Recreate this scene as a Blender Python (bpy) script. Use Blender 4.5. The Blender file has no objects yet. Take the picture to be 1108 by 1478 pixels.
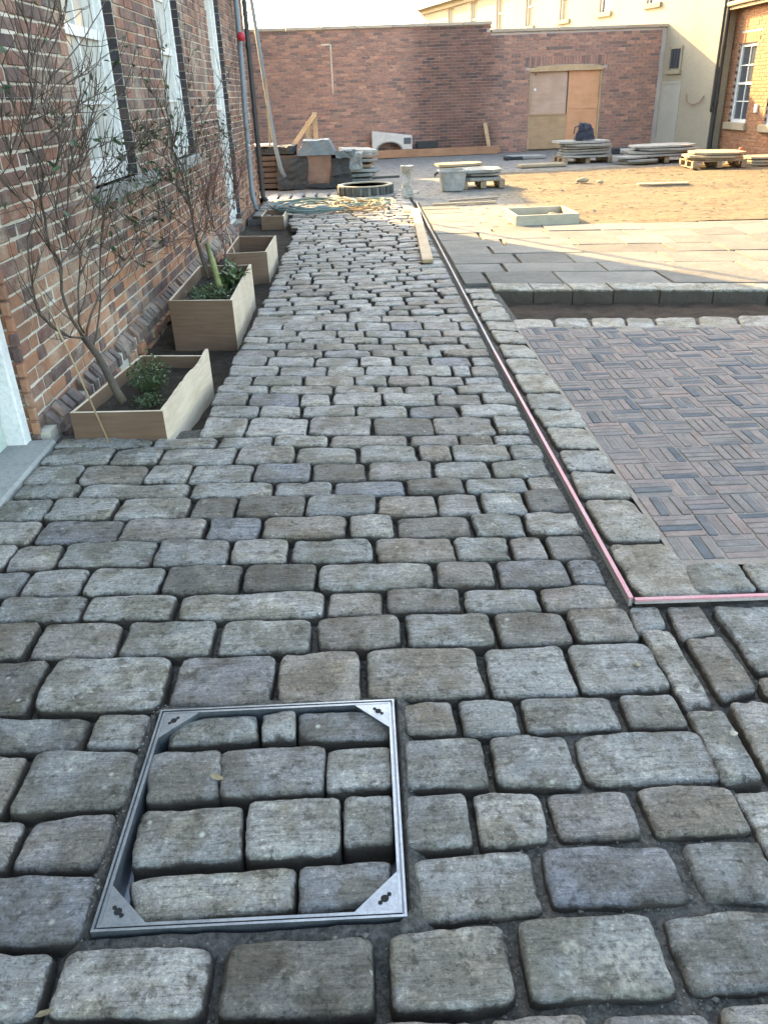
import bpy, math, random
from mathutils import Vector, Matrix, noise
random.seed(11)
SC = bpy.context.scene
COL = SC.collection
PI = math.pi

# ---------------------------------------------------------------- camera, sky, sun, exposure
cam_d = bpy.data.cameras.new('camera'); cam = bpy.data.objects.new('camera', cam_d); COL.objects.link(cam)
cam_d.sensor_fit = 'VERTICAL'; cam_d.sensor_height = 36.0; cam_d.lens = 28.0
cam_d.clip_start = 0.05; cam_d.clip_end = 600
r_ = Vector((0.99896917, -0.03051966, -0.03360290)); u_ = Vector((0.04392406, 0.46304368, 0.88524642)); f_ = Vector((0.01145781, 0.88580956, -0.46390671))
cam.matrix_world = Matrix(((r_.x, u_.x, -f_.x, 0), (r_.y, u_.y, -f_.y, 0), (r_.z, u_.z, -f_.z, 1.5), (0, 0, 0, 1)))
SC.camera = cam

SUN_EL = math.radians(23.0)
SUN_AZ = Vector((-0.53, 0.85, 0)).normalized()          # horizontal direction towards the sun
W = bpy.data.worlds.new('World'); SC.world = W; W.use_nodes = True
wn = W.node_tree.nodes; wl = W.node_tree.links
wn.clear()
sky = wn.new('ShaderNodeTexSky'); sky.sky_type = 'NISHITA'; sky.sun_disc = False
sky.sun_elevation = SUN_EL; sky.sun_rotation = math.atan2(SUN_AZ.x, SUN_AZ.y)
sky.air_density = 1.0; sky.dust_density = 2.5; sky.ozone_density = 1.0
bg = wn.new('ShaderNodeBackground'); bg.inputs['Strength'].default_value = 0.15
wo = wn.new('ShaderNodeOutputWorld')
wl.new(sky.outputs[0], bg.inputs[0]); wl.new(bg.outputs[0], wo.inputs[0])
sd = bpy.data.lights.new('sun', 'SUN'); sd.energy = 3.7; sd.angle = math.radians(0.6); sd.color = (1.0, 0.69, 0.36)
sun = bpy.data.objects.new('sun', sd); COL.objects.link(sun)
to_sun = Vector((SUN_AZ.x*math.cos(SUN_EL), SUN_AZ.y*math.cos(SUN_EL), math.sin(SUN_EL)))
sun.rotation_euler = to_sun.to_track_quat('Z', 'Y').to_euler(); sun.location = to_sun*60
vs = SC.view_settings
vs.view_transform = 'Standard'; vs.look = 'None'; vs.exposure = 3.28; vs.gamma = 1.0; vs.use_curve_mapping = False
vs.use_white_balance = True; vs.white_balance_temperature = 7550; vs.white_balance_tint = 6

# ---------------------------------------------------------------- helpers
def link(o, parent=None):
    COL.objects.link(o)
    if parent: o.parent = parent
    return o
def empty(name, loc=(0, 0, 0), rz=0.0):
    o = bpy.data.objects.new(name, None); o.location = loc; o.rotation_euler = (0, 0, rz); o.empty_display_size = .1
    return link(o)
def tag(o, label=None, cat=None, group=None, kind=None):
    if label: o['label'] = label
    if cat: o['category'] = cat
    if group: o['group'] = group
    if kind or cat: o['kind'] = kind or 'thing'
    return o
class MB:
    def __init__(s): s.v = []; s.f = []; s.sm = False
    def add(s, vs, fs):
        n = len(s.v); s.v += [tuple(v) for v in vs]; s.f += [tuple(i+n for i in f) for f in fs]; return s
    def box(s, lo, hi, M=None):
        x0, y0, z0 = lo; x1, y1, z1 = hi
        vs = [Vector(c) for c in ((x0,y0,z0),(x1,y0,z0),(x1,y1,z0),(x0,y1,z0),(x0,y0,z1),(x1,y0,z1),(x1,y1,z1),(x0,y1,z1))]
        if M is not None: vs = [M @ v for v in vs]
        return s.add(vs, [(0,3,2,1),(4,5,6,7),(0,1,5,4),(1,2,6,5),(2,3,7,6),(3,0,4,7)])
    def cbox(s, lo, hi, c=.004, M=None):
        """chamfered box: 24 corners"""
        x0, y0, z0 = lo; x1, y1, z1 = hi
        ctr = Vector(((x0+x1)/2, (y0+y1)/2, (z0+z1)/2)); h = Vector(((x1-x0)/2, (y1-y0)/2, (z1-z0)/2))
        idx = {}; vs = []
        for sx in (-1, 1):
            for sy in (-1, 1):
                for sz in (-1, 1):
                    for a in range(3):
                        q = [sx*(h.x-c), sy*(h.y-c), sz*(h.z-c)]
                        q[a] = (sx, sy, sz)[a]*h[a]
                        idx[(sx, sy, sz, a)] = len(vs); vs.append(ctr+Vector(q))
        fs = []
        for a in range(3):
            b, d = (a+1) % 3, (a+2) % 3
            for sg in (-1, 1):
                loop = []
                for (p, q) in ((-1,-1),(1,-1),(1,1),(-1,1)):
                    k = [0,0,0]; k[a] = sg; k[b] = p; k[d] = q; loop.append(idx[(k[0],k[1],k[2],a)])
                fs.append(loop if sg > 0 else loop[::-1])
        for a in range(3):           # edges along axis a
            b, d = (a+1) % 3, (a+2) % 3
            for p in (-1, 1):
                for q in (-1, 1):
                    k0 = [0,0,0]; k0[a] = -1; k0[b] = p; k0[d] = q; k1 = list(k0); k1[a] = 1
                    l = [idx[(*k0, b)], idx[(*k1, b)], idx[(*k1, d)], idx[(*k0, d)]]
                    fs.append(l if p*q < 0 else l[::-1])
        for sx in (-1, 1):
            for sy in (-1, 1):
                for sz in (-1, 1):
                    l = [idx[(sx,sy,sz,a)] for a in range(3)]
                    fs.append(l if sx*sy*sz > 0 else l[::-1])
        if M is not None: vs = [M @ v for v in vs]
        return s.add(vs, fs)
    def prism(s, poly, z0, z1):
        n = len(poly)
        vs = [(x, y, z0) for x, y in poly]+[(x, y, z1) for x, y in poly]
        return s.add(vs, [tuple(range(n))[::-1], tuple(range(n, 2*n))]+[(i, (i+1) % n, n+(i+1) % n, n+i) for i in range(n)])
    def tube(s, pts, rad, n=6, cap=True):
        pts = [Vector(q) for q in pts]
        if not hasattr(rad, '__len__'): rad = [rad]*len(pts)
        rings = []; base = len(s.v); up = Vector((0, 0, 1))
        nrm = None
        for i, q in enumerate(pts):
            t = (pts[min(i+1, len(pts)-1)]-pts[max(i-1, 0)])
            t = t.normalized() if t.length > 1e-9 else Vector((0, 0, 1))
            if nrm is None: nrm = t.orthogonal().normalized()
            nrm = nrm-t*nrm.dot(t); nrm = nrm.normalized() if nrm.length > 1e-6 else t.orthogonal().normalized()
            bn = t.cross(nrm)
            for k in range(n):
                a = 2*PI*k/n; s.v.append(tuple(q+(nrm*math.cos(a)+bn*math.sin(a))*rad[i]))
        for i in range(len(pts)-1):
            for k in range(n):
                a = base+i*n; s.f.append((a+k, a+(k+1) % n, a+n+(k+1) % n, a+n+k))
        if cap:
            s.f.append(tuple(base+k for k in range(n))[::-1]); s.f.append(tuple(base+(len(pts)-1)*n+k for k in range(n)))
        return s
    def lathe(s, prof, n=24, M=None, ctr=(0, 0, 0)):
        base = len(s.v)
        for r, z in prof:
            for k in range(n):
                v = Vector((r*math.cos(2*PI*k/n), r*math.sin(2*PI*k/n), z)); v = M @ v if M is not None else v
                s.v.append(tuple(v+Vector(ctr)))
        for i in range(len(prof)-1):
            for k in range(n):
                a = base+i*n; s.f.append((a+k, a+(k+1) % n, a+n+(k+1) % n, a+n+k))
        s.f.append(tuple(base+k for k in range(n))[::-1]); s.f.append(tuple(base+(len(prof)-1)*n+k for k in range(n)))
        return s
    def mesh(s, name, mat, smooth=False):
        m = bpy.data.meshes.new(name); m.from_pydata(s.v, [], s.f); m.update()
        if mat: m.materials.append(mat)
        if smooth: m.polygons.foreach_set('use_smooth', [True]*len(m.polygons))
        return m
    def build(s, name, mat, parent=None, smooth=False, kind=None):
        o = bpy.data.objects.new(name, s.mesh(name, mat, smooth)); link(o, parent)
        if kind: o['kind'] = kind
        return o
def inst(name, mesh, parent, loc, rot=(0, 0, 0)):
    o = bpy.data.objects.new(name, mesh); o.location = loc; o.rotation_euler = rot
    return link(o, parent)
def rotz(a, c=(0, 0, 0)):
    return Matrix.Translation(Vector(c)) @ Matrix.Rotation(a, 4, 'Z')
U = random.uniform

# ---------------------------------------------------------------- materials
class NT:
    def __init__(s, name):
        s.m = bpy.data.materials.new(name); s.m.use_nodes = True; s.t = s.m.node_tree
        s.b = s.t.nodes['Principled BSDF']
    def n(s, typ, **kw):
        x = s.t.nodes.new(typ)
        for k, v in kw.items():
            if k.startswith('i_'): x.inputs[k[2:].replace('_', ' ')].default_value = v
            else: setattr(x, k, v)
        return x
    def l(s, a, b): s.t.links.new(a, b)
    def mix(s, a, b, fac, mode='MIX'):
        x = s.t.nodes.new('ShaderNodeMix'); x.data_type = 'RGBA'; x.blend_type = mode
        for sock, v in ((x.inputs[0], fac), (x.inputs[6], a), (x.inputs[7], b)):
            if hasattr(v, 'is_output'): s.l(v, sock)
            else: sock.default_value = (*v, 1) if hasattr(v, '__len__') else v
        return x.outputs[2]
    def math(s, op, a, b=0.0, c=None, clamp=False):
        x = s.t.nodes.new('ShaderNodeMath'); x.operation = op; x.use_clamp = clamp
        for i, v in enumerate((a, b) if c is None else (a, b, c)):
            if hasattr(v, 'is_output'): s.l(v, x.inputs[i])
            else: x.inputs[i].default_value = v
        return x.outputs[0]
    def ramp(s, fac, stops, interp='LINEAR'):
        x = s.t.nodes.new('ShaderNodeValToRGB'); cr = x.color_ramp; cr.interpolation = interp
        while len(cr.elements) < len(stops): cr.elements.new(.5)
        for e, (p_, c) in zip(cr.elements, stops):
            e.position = p_; e.color = (*c, 1) if hasattr(c, '__len__') else (c, c, c, 1)
        s.l(fac, x.inputs[0]); return x.outputs[0]
    def rand(s):
        oi = s.n('ShaderNodeObjectInfo'); g = s.n('ShaderNodeNewGeometry')
        return s.math('FRACT', s.math('ADD', oi.outputs['Random'], g.outputs['Random Per Island']))
    def coords(s, rnd=None, scale=(1, 1, 1), world=False):
        if world:
            g = s.n('ShaderNodeNewGeometry'); c = g.outputs['Position']
        else: c = s.n('ShaderNodeTexCoord').outputs['Object']
        mp = s.n('ShaderNodeMapping'); mp.inputs['Scale'].default_value = scale; s.l(c, mp.inputs['Vector'])
        o = mp.outputs[0]
        if rnd is not None:
            va = s.n('ShaderNodeVectorMath', operation='ADD'); cx = s.n('ShaderNodeCombineXYZ')
            s.l(s.math('MULTIPLY', rnd, 37.0), cx.inputs[0]); s.l(s.math('MULTIPLY', rnd, 91.0), cx.inputs[1]); s.l(s.math('MULTIPLY', rnd, 13.0), cx.inputs[2])
            s.l(o, va.inputs[0]); s.l(cx.outputs[0], va.inputs[1]); o = va.outputs[0]
        return o
    def noise(s, vec, scale, detail=4, rough=.6):
        x = s.n('ShaderNodeTexNoise', i_Scale=scale, i_Detail=detail, i_Roughness=rough); s.l(vec, x.inputs['Vector']); return x.outputs[0]
    def bump(s, h, strength, dist, prev=None):
        x = s.n('ShaderNodeBump', i_Strength=strength, i_Distance=dist); s.l(h, x.inputs['Height'])
        if prev is not None: s.l(prev, x.inputs['Normal'])
        return x.outputs[0]
    def fin(s, col, rough=.8, normal=None, spec=.3, metal=0.0):
        for nm, v in (('Base Color', col), ('Roughness', rough), ('Metallic', metal), ('Specular IOR Level', spec)):
            if hasattr(v, 'is_output'): s.l(v, s.b.inputs[nm])
            else: s.b.inputs[nm].default_value = (*v, 1) if hasattr(v, '__len__') else v
        if normal is not None: s.l(normal, s.b.inputs['Normal'])
        return s.m

def mat_cobble(name, stops, lichen=.5, bed=1.0, rough=.66, sidez=-.009):
    t = NT(name); r = t.rand(); v = t.coords(r)
    base = t.ramp(r, stops)
    big = t.noise(v, 6, 5, .65); mid = t.noise(v, 22, 5, .7); fine = t.noise(v, 70, 5, .75); tiny = t.noise(v, 190, 4, .8)
    vb = t.coords(r, (4, 30, 30)); beds = t.noise(vb, 2.4, 6, .72)
    mul = lambda c, k, f: t.mix(c, t.mix(c, k, 1.0, 'MULTIPLY'), f)
    grain = t.noise(v, 120, 6, .85); line = t.noise(t.coords(r, (2.5, 55, 55)), 1.6, 5, .6)
    c = mul(base, (.66, .62, .54), t.ramp(big, [(.44, 0.0), (.58, 1.0)]))
    c = mul(c, (1.45, 1.43, 1.36), t.math('MULTIPLY', t.ramp(t.noise(v, 10, 6, .75), [(.52, 0.0), (.62, 1.0)]), .8))
    c = mul(c, (.40, .38, .34), t.math('MULTIPLY', t.ramp(mid, [(.37, 1.0), (.44, 0.0)]), .75))
    c = mul(c, (.30, .29, .27), t.math('MULTIPLY', t.ramp(fine, [(.36, 1.0), (.44, 0.0)]), .8))
    c = mul(c, (1.8, 1.8, 1.74), t.math('MULTIPLY', t.ramp(fine, [(.56, 0.0), (.64, 1.0)]), .75))
    c = mul(c, (.40, .39, .37), t.math('MULTIPLY', t.ramp(line, [(.36, 0.0), (.42, 1.0), (.46, 0.0)]), .6*bed))
    c = mul(c, (.55, .54, .52), t.math('MULTIPLY', t.ramp(beds, [(.36, 1.0), (.44, 0.0)]), .6*bed))
    c = mul(c, (1.45, 1.43, 1.36), t.math('MULTIPLY', t.ramp(beds, [(.56, 0.0), (.66, 1.0)]), .5*bed))
    c = mul(c, (.38, .38, .37), t.math('MULTIPLY', t.ramp(grain, [(.38, 1.0), (.46, 0.0)]), .8))
    c = mul(c, (2.1, 2.1, 2.05), t.math('MULTIPLY', t.ramp(grain, [(.56, 0.0), (.66, 1.0)]), .75))
    # rare pale lichen spots, chalky patches and small pits
    vo = t.n('ShaderNodeTexVoronoi', i_Scale=26.0); t.l(v, vo.inputs['Vector'])
    sp = t.math('MULTIPLY', t.ramp(vo.outputs['Distance'], [(.10, 1.0), (.24, 0.0)]), t.ramp(vo.outputs['Color'], [(.80, 0.0), (.86, 1.0)]))
    c = t.mix(c, (.50, .49, .41), t.math('MULTIPLY', sp, lichen))
    ch = t.math('MULTIPLY', t.ramp(t.noise(v, 4.5, 5, .75), [(.61, 0.0), (.69, 1.0)]), t.ramp(fine, [(.42, .1), (.56, 1.0)]))
    c = t.mix(c, (.46, .43, .35), t.math('MULTIPLY', ch, min(1, lichen*1.1)))
    vo2 = t.n('ShaderNodeTexVoronoi', i_Scale=20.0); t.l(v, vo2.inputs['Vector'])
    pit = t.math('MULTIPLY', t.ramp(vo2.outputs['Distance'], [(.06, 1.0), (.17, 0.0)]), t.ramp(vo2.outputs['Color'], [(.70, 0.0), (.76, 1.0)]))
    c = t.mix(c, (.06, .055, .05), t.math('MULTIPLY', pit, .7))
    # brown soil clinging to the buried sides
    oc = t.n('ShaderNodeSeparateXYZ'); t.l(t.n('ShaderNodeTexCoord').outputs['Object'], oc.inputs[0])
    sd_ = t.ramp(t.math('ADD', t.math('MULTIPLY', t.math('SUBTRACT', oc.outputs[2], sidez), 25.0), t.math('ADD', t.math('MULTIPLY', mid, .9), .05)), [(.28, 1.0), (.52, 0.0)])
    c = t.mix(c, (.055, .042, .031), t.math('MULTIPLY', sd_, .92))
    nb = t.bump(beds, .8*bed, .016); nb = t.bump(big, .6, .03, nb); nb = t.bump(mid, .7, .012, nb); nb = t.bump(fine, 1.0, .009, nb); nb = t.bump(grain, .9, .004, nb)
    nb = t.bump(t.math('SUBTRACT', 1.0, pit), .7, .005, nb)
    ro = t.ramp(fine, [(.3, rough-.14), (.7, rough+.2)])
    return t.fin(c, ro, nb, .30)
GREY = [(0, (0.240, 0.234, 0.215)), (.18, (0.327, 0.310, 0.284)), (.32, (0.207, 0.203, 0.195)), (.46, (0.360, 0.336, 0.307)), (.58, (0.262, 0.232, 0.204)), (.67, (0.142, 0.130, 0.116)), (.77, (0.306, 0.264, 0.224)), (.88, (0.202, 0.200, 0.215)), (1, (0.290, 0.276, 0.252))]
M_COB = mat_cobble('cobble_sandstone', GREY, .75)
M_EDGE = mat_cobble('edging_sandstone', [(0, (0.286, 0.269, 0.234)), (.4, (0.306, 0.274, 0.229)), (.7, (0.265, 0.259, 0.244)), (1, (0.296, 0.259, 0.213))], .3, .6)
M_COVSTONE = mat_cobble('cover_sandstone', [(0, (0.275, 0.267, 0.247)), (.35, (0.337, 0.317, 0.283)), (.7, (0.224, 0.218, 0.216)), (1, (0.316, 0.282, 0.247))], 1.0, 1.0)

def mat_simple(name, col, col2=None, scale=8, rough=.8, bump=.3, bscale=60, bdist=.004, spec=.3, metal=0.0, var=0.0, world=False, stretch=(1, 1, 1)):
    t = NT(name); r = t.rand(); v = t.coords(r if not world else None, stretch, world)
    n1 = t.noise(v, scale, 5, .65); n2 = t.noise(v, bscale, 5, .7)
    c2 = col2 or tuple(q*.65 for q in col)
    c = t.mix(col, c2, t.ramp(n1, [(.35, 0.0), (.68, 1.0)]))
    if var: c = t.mix(c, t.mix(c, tuple([1-var*1.1]*3), 1.0, 'MULTIPLY'), r)
    c = t.mix(c, t.mix(c, (.7, .7, .7), 1.0, 'MULTIPLY'), t.math('MULTIPLY', t.ramp(n2, [(.38, 1.0), (.55, 0.0)]), .6))
    return t.fin(c, rough, t.bump(n2, bump, bdist, t.bump(n1, bump, bdist*2)), spec, metal)
M_BED = mat_simple('bedding_grit', (.05, .047, .042), (.15, .14, .122), 60, .95, 1.0, 110, .006, .15, world=True)
M_GRIT = mat_simple('grit', (.26, .245, .215), (.12, .11, .095), 3, .95, .3, 90, .003, .2, var=.5)
M_SOIL = mat_simple('dark_soil', (.04, .033, .026), (.075, .06, .045), 9, .95, 1.0, 70, .02, .1, world=True)
M_TRENCH = mat_simple('brown_trench_soil', (.042, .031, .023), (.07, .05, .037), 7, .95, 1.0, 60, .02, .1, world=True)
M_GROUND = mat_simple('ground_earth', (.24, .19, .12), (.17, .14, .10), .7, .95, .7, 14, .03, .1, world=True)
M_MORTAR_OLD = mat_simple('pale_old_mortar', (.58, .53, .44), (.40, .355, .285), 2.5, .95, .8, 90, .006, .1, world=True)
M_MORTAR_NEW = mat_simple('grey_mortar', (.40, .36, .335), (.31, .28, .26), 2, .95, .4, 60, .004, .1, world=True)
M_GALV = mat_simple('galvanised_steel', (.27, .30, .325), (.18, .205, .235), 14, .40, .2, 120, .001, .5, .9)
M_GALVD = mat_simple('dull_galvanised_steel', (.26, .29, .33), (.18, .21, .24), 9, .5, .2, 80, .001, .5, .7)
M_HOLE = mat_simple('dark_hole', (.012, .012, .012), None, 8, .9, .1)
M_PINK = mat_simple('pink_strip_paint', (.50, .17, .19), (.46, .25, .25), 12, .5, .2, 120, .001, .4)
M_PALESTRIP = mat_simple('pale_strip_plastic', (.36, .31, .29), (.27, .23, .21), 6, .6, .2, 90, .001, .3)
M_WHITE = mat_simple('white_paint', (.66, .66, .63), (.56, .56, .53), 3, .45, .08, 40, .001, .4)
M_SAGE = mat_simple('pale_sage_paint', (.47, .52, .46), (.42, .47, .42), 3, .45, .08, 40, .001, .4)
M_BLACK = mat_simple('black_paint', (.02, .022, .025), (.03, .032, .035), 5, .45, .1, 60, .001, .4)
M_COPING = mat_simple('coping_stone', (.42, .36, .29), (.33, .28, .22), 2, .85, .4, 40, .004, .2, var=.2)
M_STONE = mat_simple('pale_sandstone', (.34, .285, .195), (.26, .215, .15), 3, .85, .5, 40, .004, .2, var=.15)
M_GREYSTONE = mat_simple('grey_stone', (.30, .295, .27), (.22, .215, .195), 4, .85, .6, 40, .005, .25, var=.25)
M_RENDER = mat_simple('cream_render', (.32, .28, .205), (.28, .24, .175), .8, .9, .3, 30, .004, .2, world=True)
M_SLATE = mat_simple('slate', (.09, .10, .12), (.07, .075, .09), 2, .6, .3, 30, .004, .3, var=.3)

def mat_ply(name, c1, c2, rough=.6, scale=(26, 1.2, 1.2), knots=.5):
    t = NT(name); r = t.rand(); v = t.coords(r, scale); g = t.noise(v, 3, 6, .6); b = t.noise(t.coords(r), 3, 3, .5)
    c = t.mix(c1, c2, t.ramp(g, [(.35, 0.0), (.65, 1.0)])); c = t.mix(c, t.mix(c, (.72, .68, .62), 1.0, 'MULTIPLY'), t.ramp(b, [(.4, 0.0), (.75, .7)]))
    kn = t.n('ShaderNodeTexVoronoi', i_Scale=7.0); t.l(t.coords(r), kn.inputs['Vector'])
    k = t.math('MULTIPLY', t.ramp(kn.outputs['Distance'], [(.05, 1.0), (.12, 0.0)]), t.ramp(kn.outputs['Color'], [(.7, 0.0), (.75, 1.0)]))
    c = t.mix(c, (.10, .055, .03), t.math('MULTIPLY', k, knots))
    return t.fin(c, rough, t.bump(g, .2, .002), .3)
M_PLYBROWN = mat_ply('brown_faced_plywood', (.165, .102, .066), (.125, .078, .052), .55, (1.2, 1.2, 20))
M_PLYPALE = mat_ply('pale_birch_plywood', (.60, .50, .38), (.50, .40, .29), .5, (1.2, 2, 20), 0.0)
M_PLYEDGE = mat_ply('plywood_edge', (.62, .52, .38), (.45, .35, .24), .7, (1, 1, 90))
M_PLYORANGE = mat_ply('orange_plywood', (.50, .27, .15), (.45, .235, .13), .6, (1, 1, 5))
M_PLYTAN = mat_ply('tan_plywood', (.40, .285, .22), (.35, .25, .19), .6, (1, 1, 5))
M_TIMBER = mat_ply('raw_timber', (.42, .31, .19), (.33, .235, .14), .75, (8, 8, 8))
M_PALLET = mat_ply('weathered_timber', (.27, .20, .13), (.19, .145, .10), .8, (10, 10, 10))
M_SLEEPER = mat_ply('brown_board', (.30, .17, .10), (.24, .135, .085), .75, (2, 10, 10))
M_CANE = mat_simple('cane', (.36, .26, .15), (.27, .19, .11), 30, .6, .2, 60, .001, .3)
M_STEM = mat_simple('grey_brown_bark', (.085, .064, .046), (.045, .036, .028), 20, .8, .5, 120, .002, .25)
M_STEMG = mat_simple('greenish_cut_stem', (.20, .22, .08), (.12, .12, .05), 12, .7, .3, 60, .002, .25)
M_REDTWIG = mat_simple('reddish_twig', (.16, .075, .055), (.09, .05, .04), 20, .8, .4, 120, .002, .25)
def mat_leaf(name, c1, c2):
    t = NT(name); r = t.rand(); c = t.mix(c1, c2, r)
    return t.fin(c, .42, None, .5)
M_LEAF = mat_leaf('dark_green_leaf', (.022, .05, .022), (.055, .085, .03))
M_LEAFY = mat_leaf('weed_leaf', (.03, .06, .02), (.075, .10, .03))
M_TEAL = mat_simple('teal_rope', (.21, .28, .26), (.13, .18, .17), 12, .8, .5, 130, .003, .2, var=.4)
M_ORROPE = mat_simple('tan_rope', (.42, .27, .13), (.30, .19, .10), 12, .8, .5, 130, .003, .2, var=.3)
M_HOSE = mat_simple('blue_grey_hose', (.16, .19, .205), (.12, .14, .155), 4, .45, .15, 60, .001, .4)
M_RED = mat_simple('red_ball', (.42, .03, .05), (.36, .025, .045), 10, .5, .1)
M_TARPBLUE = mat_simple('blue_grey_tarp', (.085, .12, .13), (.05, .07, .08), 3, .6, .6, 14, .02, .5)
M_TARPDARK = mat_simple('dark_sheeting', (.010, .014, .016), (.018, .022, .025), 4, .7, .6, 14, .02, .5)
M_TARPBROWN = mat_simple('brown_wrapped_side', (.17, .105, .075), (.12, .08, .06), 4, .55, .5, 16, .015, .3)
M_DUSTY = mat_simple('dusty_grey_plastic', (.21, .21, .20), (.33, .32, .30), 9, .8, .4, 50, .004, .2)
M_FABRIC = mat_simple('dark_blue_fabric', (.018, .022, .035), (.05, .055, .07), 14, .85, .5, 90, .004, .2)
M_CONC = mat_simple('pale_concrete', (.38, .34, .26), (.30, .27, .20), 6, .9, .4, 70, .003, .2)

def mat_brick(name, stops, mottle=.6, smear=None, low=None, stain=None):
    t = NT(name); r = t.rand(); v = t.coords(r); w = t.coords(None, (1, 1, 1), True)
    base = t.ramp(r, stops); big = t.noise(v, 14, 5, .7); fine = t.noise(v, 90, 5, .75)
    c = t.mix(base, t.mix(base, (.45, .42, .42), 1.0, 'MULTIPLY'), t.math('MULTIPLY', t.ramp(big, [(.4, 0.0), (.66, 1.0)]), mottle))
    c = t.mix(c, t.mix(c, (1.6, 1.45, 1.3), 1.0, 'MULTIPLY'), t.math('MULTIPLY', t.ramp(fine, [(.52, 0.0), (.7, 1.0)]), .7))
    if low:          # the courses near the ground are of redder brick
        g = t.n('ShaderNodeSeparateXYZ'); t.l(w, g.inputs[0]); hz = t.math('ADD', g.outputs[2], t.math('MULTIPLY', t.math('SUBTRACT', t.noise(w, 1.5, 4, .6), .5), 1.2))
        c = t.mix(c, t.mix(c, low, .55), t.math('MULTIPLY', t.ramp(hz, [(.25, 1.0), (1.0, 0.0)]), t.ramp(r, [(.35, 0.0), (.45, 1.0)])))
    if stain:        # soot stain on one stretch of wall
        g = t.n('ShaderNodeSeparateXYZ'); t.l(w, g.inputs[0]); nz = t.math('MULTIPLY', t.math('SUBTRACT', t.noise(w, 1.1, 5, .65), .5), 1.6)
        dx = t.math('ABSOLUTE', t.math('SUBTRACT', t.math('ADD', g.outputs[0], nz), stain[0])); f1 = t.ramp(t.math('DIVIDE', dx, stain[1]), [(.45, 1.0), (1.0, 0.0)])
        f2 = t.ramp(t.math('ADD', g.outputs[2], nz), [(.0, 1.0), (1.0, .8)])
        c = t.mix(c, t.mix(c, (.34, .32, .36), 1.0, 'MULTIPLY'), t.math('MULTIPLY', t.math('MULTIPLY', f1, f2), .95))
    if smear:
        sm = t.noise(w, 2.1, 6, .72)
        c = t.mix(c, smear, t.math('MULTIPLY', t.ramp(sm, [(.50, 0.0), (.66, 1.0)]), t.ramp(fine, [(.40, .2), (.60, .9)])))
    nb = t.bump(big, .5, .012); nb = t.bump(fine, .7, .005, nb)
    return t.fin(c, .88, nb, .2)
M_BRICKOLD = mat_brick('old_brick', [(0, (0.108, 0.075, 0.066)), (.16, (0.184, 0.113, 0.091)), (.30, (0.140, 0.089, 0.077)), (.42, (0.239, 0.119, 0.083)), (.54, (0.122, 0.089, 0.079)), (.64, (0.270, 0.127, 0.085)), (.74, (0.077, 0.063, 0.063)), (.84, (0.203, 0.131, 0.103)), (.93, (0.252, 0.131, 0.093)), (1, (0.306, 0.184, 0.126))], .7, (.42, .36, .275), low=(.42, .20, .10))
M_BRICKWALL = mat_brick('yard_wall_brick', [(0, (0.239, 0.142, 0.115)), (.2, (0.305, 0.174, 0.135)), (.36, (0.190, 0.122, 0.107)), (.5, (0.335, 0.188, 0.144)), (.64, (0.141, 0.104, 0.096)), (.78, (0.276, 0.164, 0.131)), (.9, (0.365, 0.211, 0.155)), (1, (0.182, 0.127, 0.116))], .35, stain=(2.6, 1.5))
M_BRICKBRIGHT = mat_brick('orange_house_brick', [(0, (.26, .125, .068)), (.4, (.31, .15, .078)), (.7, (.22, .105, .06)), (1, (.30, .165, .095))], .4)
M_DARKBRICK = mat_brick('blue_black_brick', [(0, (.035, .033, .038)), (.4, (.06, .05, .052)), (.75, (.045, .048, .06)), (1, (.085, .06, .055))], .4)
M_PAVER = mat_brick('clay_paver', [(0, (.205, .175, .155)), (.14, (.175, .154, .14)), (.28, (.225, .183, .16)), (.40, (.17, .153, .142)), (.52, (.235, .183, .16)), (.60, (.115, .118, .122)), (.70, (.085, .094, .105)), (.80, (.185, .16, .146)), (.90, (.25, .182, .155)), (1, (.12, .124, .13))], .5)
def mat_glass(name, c):
    t = NT(name); b = t.b
    return t.fin(c, .06, None, .6)
M_GLASS = mat_glass('dark_window_glass', (.05, .06, .07))
M_GLASSPALE = mat_glass('window_glass_with_pale_blind', (.42, .41, .36))
M_BLIND = mat_simple('boarded_window_reveal', (.33, .26, .17), (.28, .22, .15), 2, .8, .2)

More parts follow.
